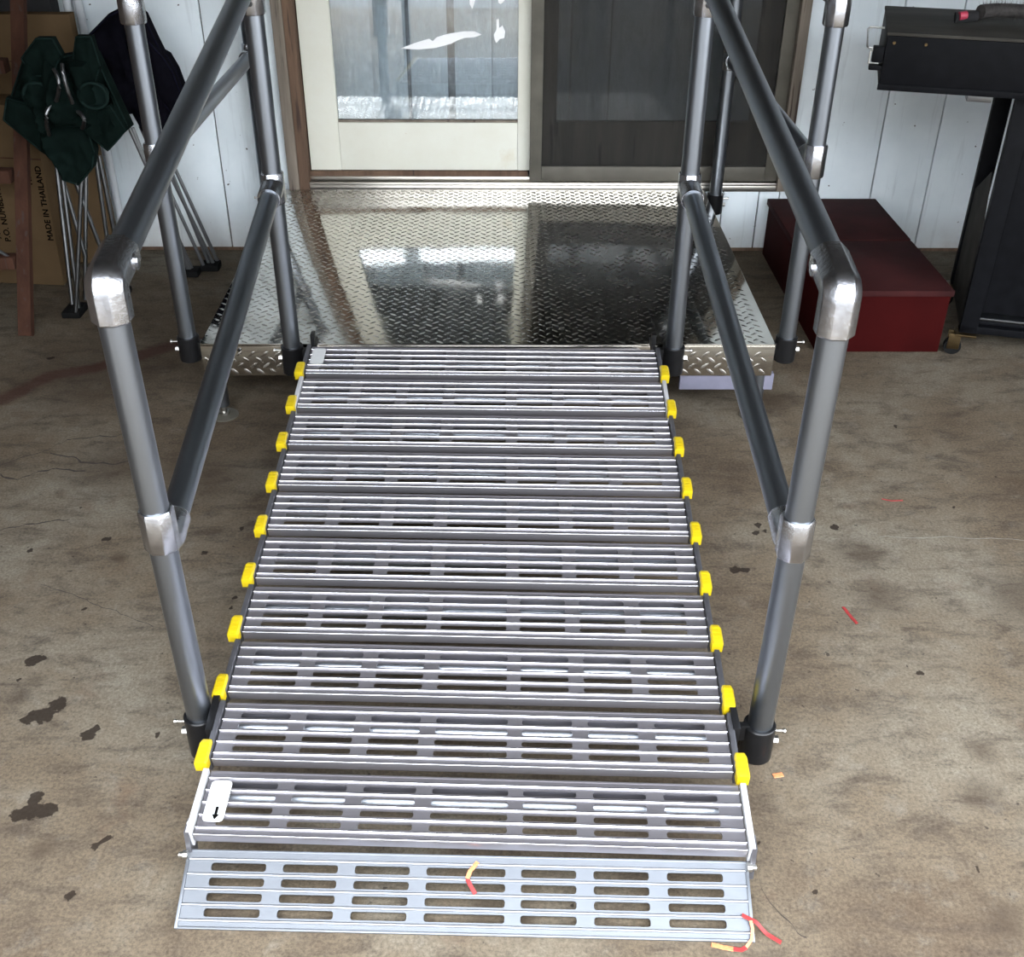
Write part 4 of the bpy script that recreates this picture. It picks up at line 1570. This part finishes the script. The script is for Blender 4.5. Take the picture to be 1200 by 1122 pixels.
# navy folded camping chair behind it
NO = (-1.12, 3.66, 0)
nc = thing('folded_camp_chair', 'dark navy folded camping chair leaning on the white siding behind the green one', 'chair', NO, 'folded camping chairs by the left wall')
NP = [(-1.31, 0.80), (-1.234, 0.862), (-1.155, 0.897), (-1.116, 0.863), (-1.094, 0.793), (-1.08, 0.753), (-1.063, 0.743), (-1.043, 0.699), (-1.019, 0.593), (-1.042, 0.553), (-1.08, 0.526), (-1.149, 0.476),
      (-1.182, 0.498), (-1.208, 0.56), (-1.282, 0.552), (-1.31, 0.685)]
cloth('seat_fabric', NP, 3.68, nc, NO, M['navy'], 0.07, 21, 0.03)
cloth('side_flap', [(-1.11, 0.80), (-1.065, 0.743), (-1.043, 0.699), (-1.022, 0.60), (-1.06, 0.56), (-1.10, 0.62), (-1.13, 0.72)], 3.625, nc, NO, M['navy'], 0.02, 23, 0.012)
NTB = [((-1.197, 3.6, 0.531), (-1.105, 3.66, 0.02)), ((-1.202, 3.58, 0.544), (-1.100, 3.67, 0.02)), ((-1.166, 3.62, 0.50), (-1.138, 3.64, 0.408)), ((-1.137, 3.64, 0.50), (-1.051, 3.72, 0.02)),
       ((-1.138, 3.67, 0.50), (-1.025, 3.74, 0.02)), ((-1.190, 3.66, 0.52), (-1.066, 3.70, 0.02)), ((-1.150, 3.60, 0.50), (-1.112, 3.66, 0.02)), ((-1.155, 3.64, 0.50), (-1.036, 3.72, 0.02))]
for a, c in NTB:
    b = MB()
    b.tube(Vector(a) - Vector(NO), Vector(c) - Vector(NO), 0.0062, 12)
    ob('leg', (b, M['silver_tube'], 40), nc)
for x, y in ((-1.105, 3.665), (-1.045, 3.72)):
    b = MB()
    b.box(x - 0.032 - NO[0], x + 0.032 - NO[0], y - 0.03 - NO[1], y + 0.03 - NO[1], 0, 0.024, 0.006)
    ob('rubber_foot', (b, M['rubber'], 40), nc)


# ------------------------------------------------------------------ scraps of flagging ribbon
def scrap(pts, mat, w_, label, z=0.001, group=None):
    p = []
    for a, c in zip(pts[:-1], pts[1:]):
        a, c = Vector(a if len(a) == 3 else (*a, z)), Vector(c if len(c) == 3 else (*c, z))
        for t in range(4):
            p.append(a.lerp(c, t / 4))
    e = pts[-1]
    p.append(Vector(e if len(e) == 3 else (*e, z)))
    base = Vector((p[0].x, p[0].y, 0))
    b = MB()
    b.sweep([q - base + Vector((0, 0, 0.0015 * abs(mn.noise(q * 90)))) for q in p], [(-w_, -0.0004), (w_, -0.0004), (w_ * 0.9, 0.0006), (-w_ * 0.9, 0.0006)])
    o = ob('plastic_ribbon', (b, mat, 30), None, base)
    o['label'] = label
    o['category'] = 'ribbon'
    return o


def extra(o, pts, mat, w_):
    b = MB()
    b.sweep([Vector(p) - o.location for p in pts], [(-w_, -0.0004), (w_, -0.0004), (w_ * 0.9, 0.0006), (-w_ * 0.9, 0.0006)])
    ob('red_end' if mat == M['ribbon_red'] else 'orange_end', (b, mat, 30), o)


o = scrap([(0.318, 1.018), (0.335, 1.013), (0.350, 1.010)], M['ribbon_orange'], 0.0038, 'orange and red ribbon scrap curling off the right corner of the ramp flap', 0.002)
extra(o, [(0.350, 1.010, 0.0030), (0.362, 1.008, 0.003), (0.370, 1.012, 0.004)], M['ribbon_red'], 0.0036)
extra(o, [(0.370, 1.012, 0.004), (0.379, 1.020, 0.012), (0.382, 1.034, 0.019), (0.380, 1.044, 0.024)], M['ribbon_orange'], 0.0026)
scrap([(0.368, 1.052, 0.026), (0.388, 1.043, 0.022), (0.405, 1.033, 0.006), (0.425, 1.020, 0.003)], M['ribbon_red'], 0.0036, 'red strip of ribbon crossing the right corner of the ramp flap')
o = scrap([(-0.040, 1.128, 0.056), (-0.052, 1.115, 0.050), (-0.056, 1.105, 0.045)], M['ribbon_orange'], 0.0036, 'small orange and red curl of ribbon in the middle of the ramp flap')
extra(o, [(-0.056, 1.105, 0.045), (-0.050, 1.094, 0.041), (-0.043, 1.084, 0.036)], M['ribbon_red'], 0.0036)
scrap([(0.730, 1.823), (0.737, 1.794), (0.745, 1.768)], M['ribbon_red'], 0.0035, 'short red strip on the bare concrete right of the ramp')
scrap([(0.934, 2.238), (0.956, 2.230), (0.984, 2.232)], M['ribbon_red'], 0.0020, 'thin faded red strip on the concrete nearest the red step box')
scrap([(0.482, 1.352), (0.500, 1.356)], M['ribbon_orange'], 0.0050, 'tiny orange fleck beside the right front post')
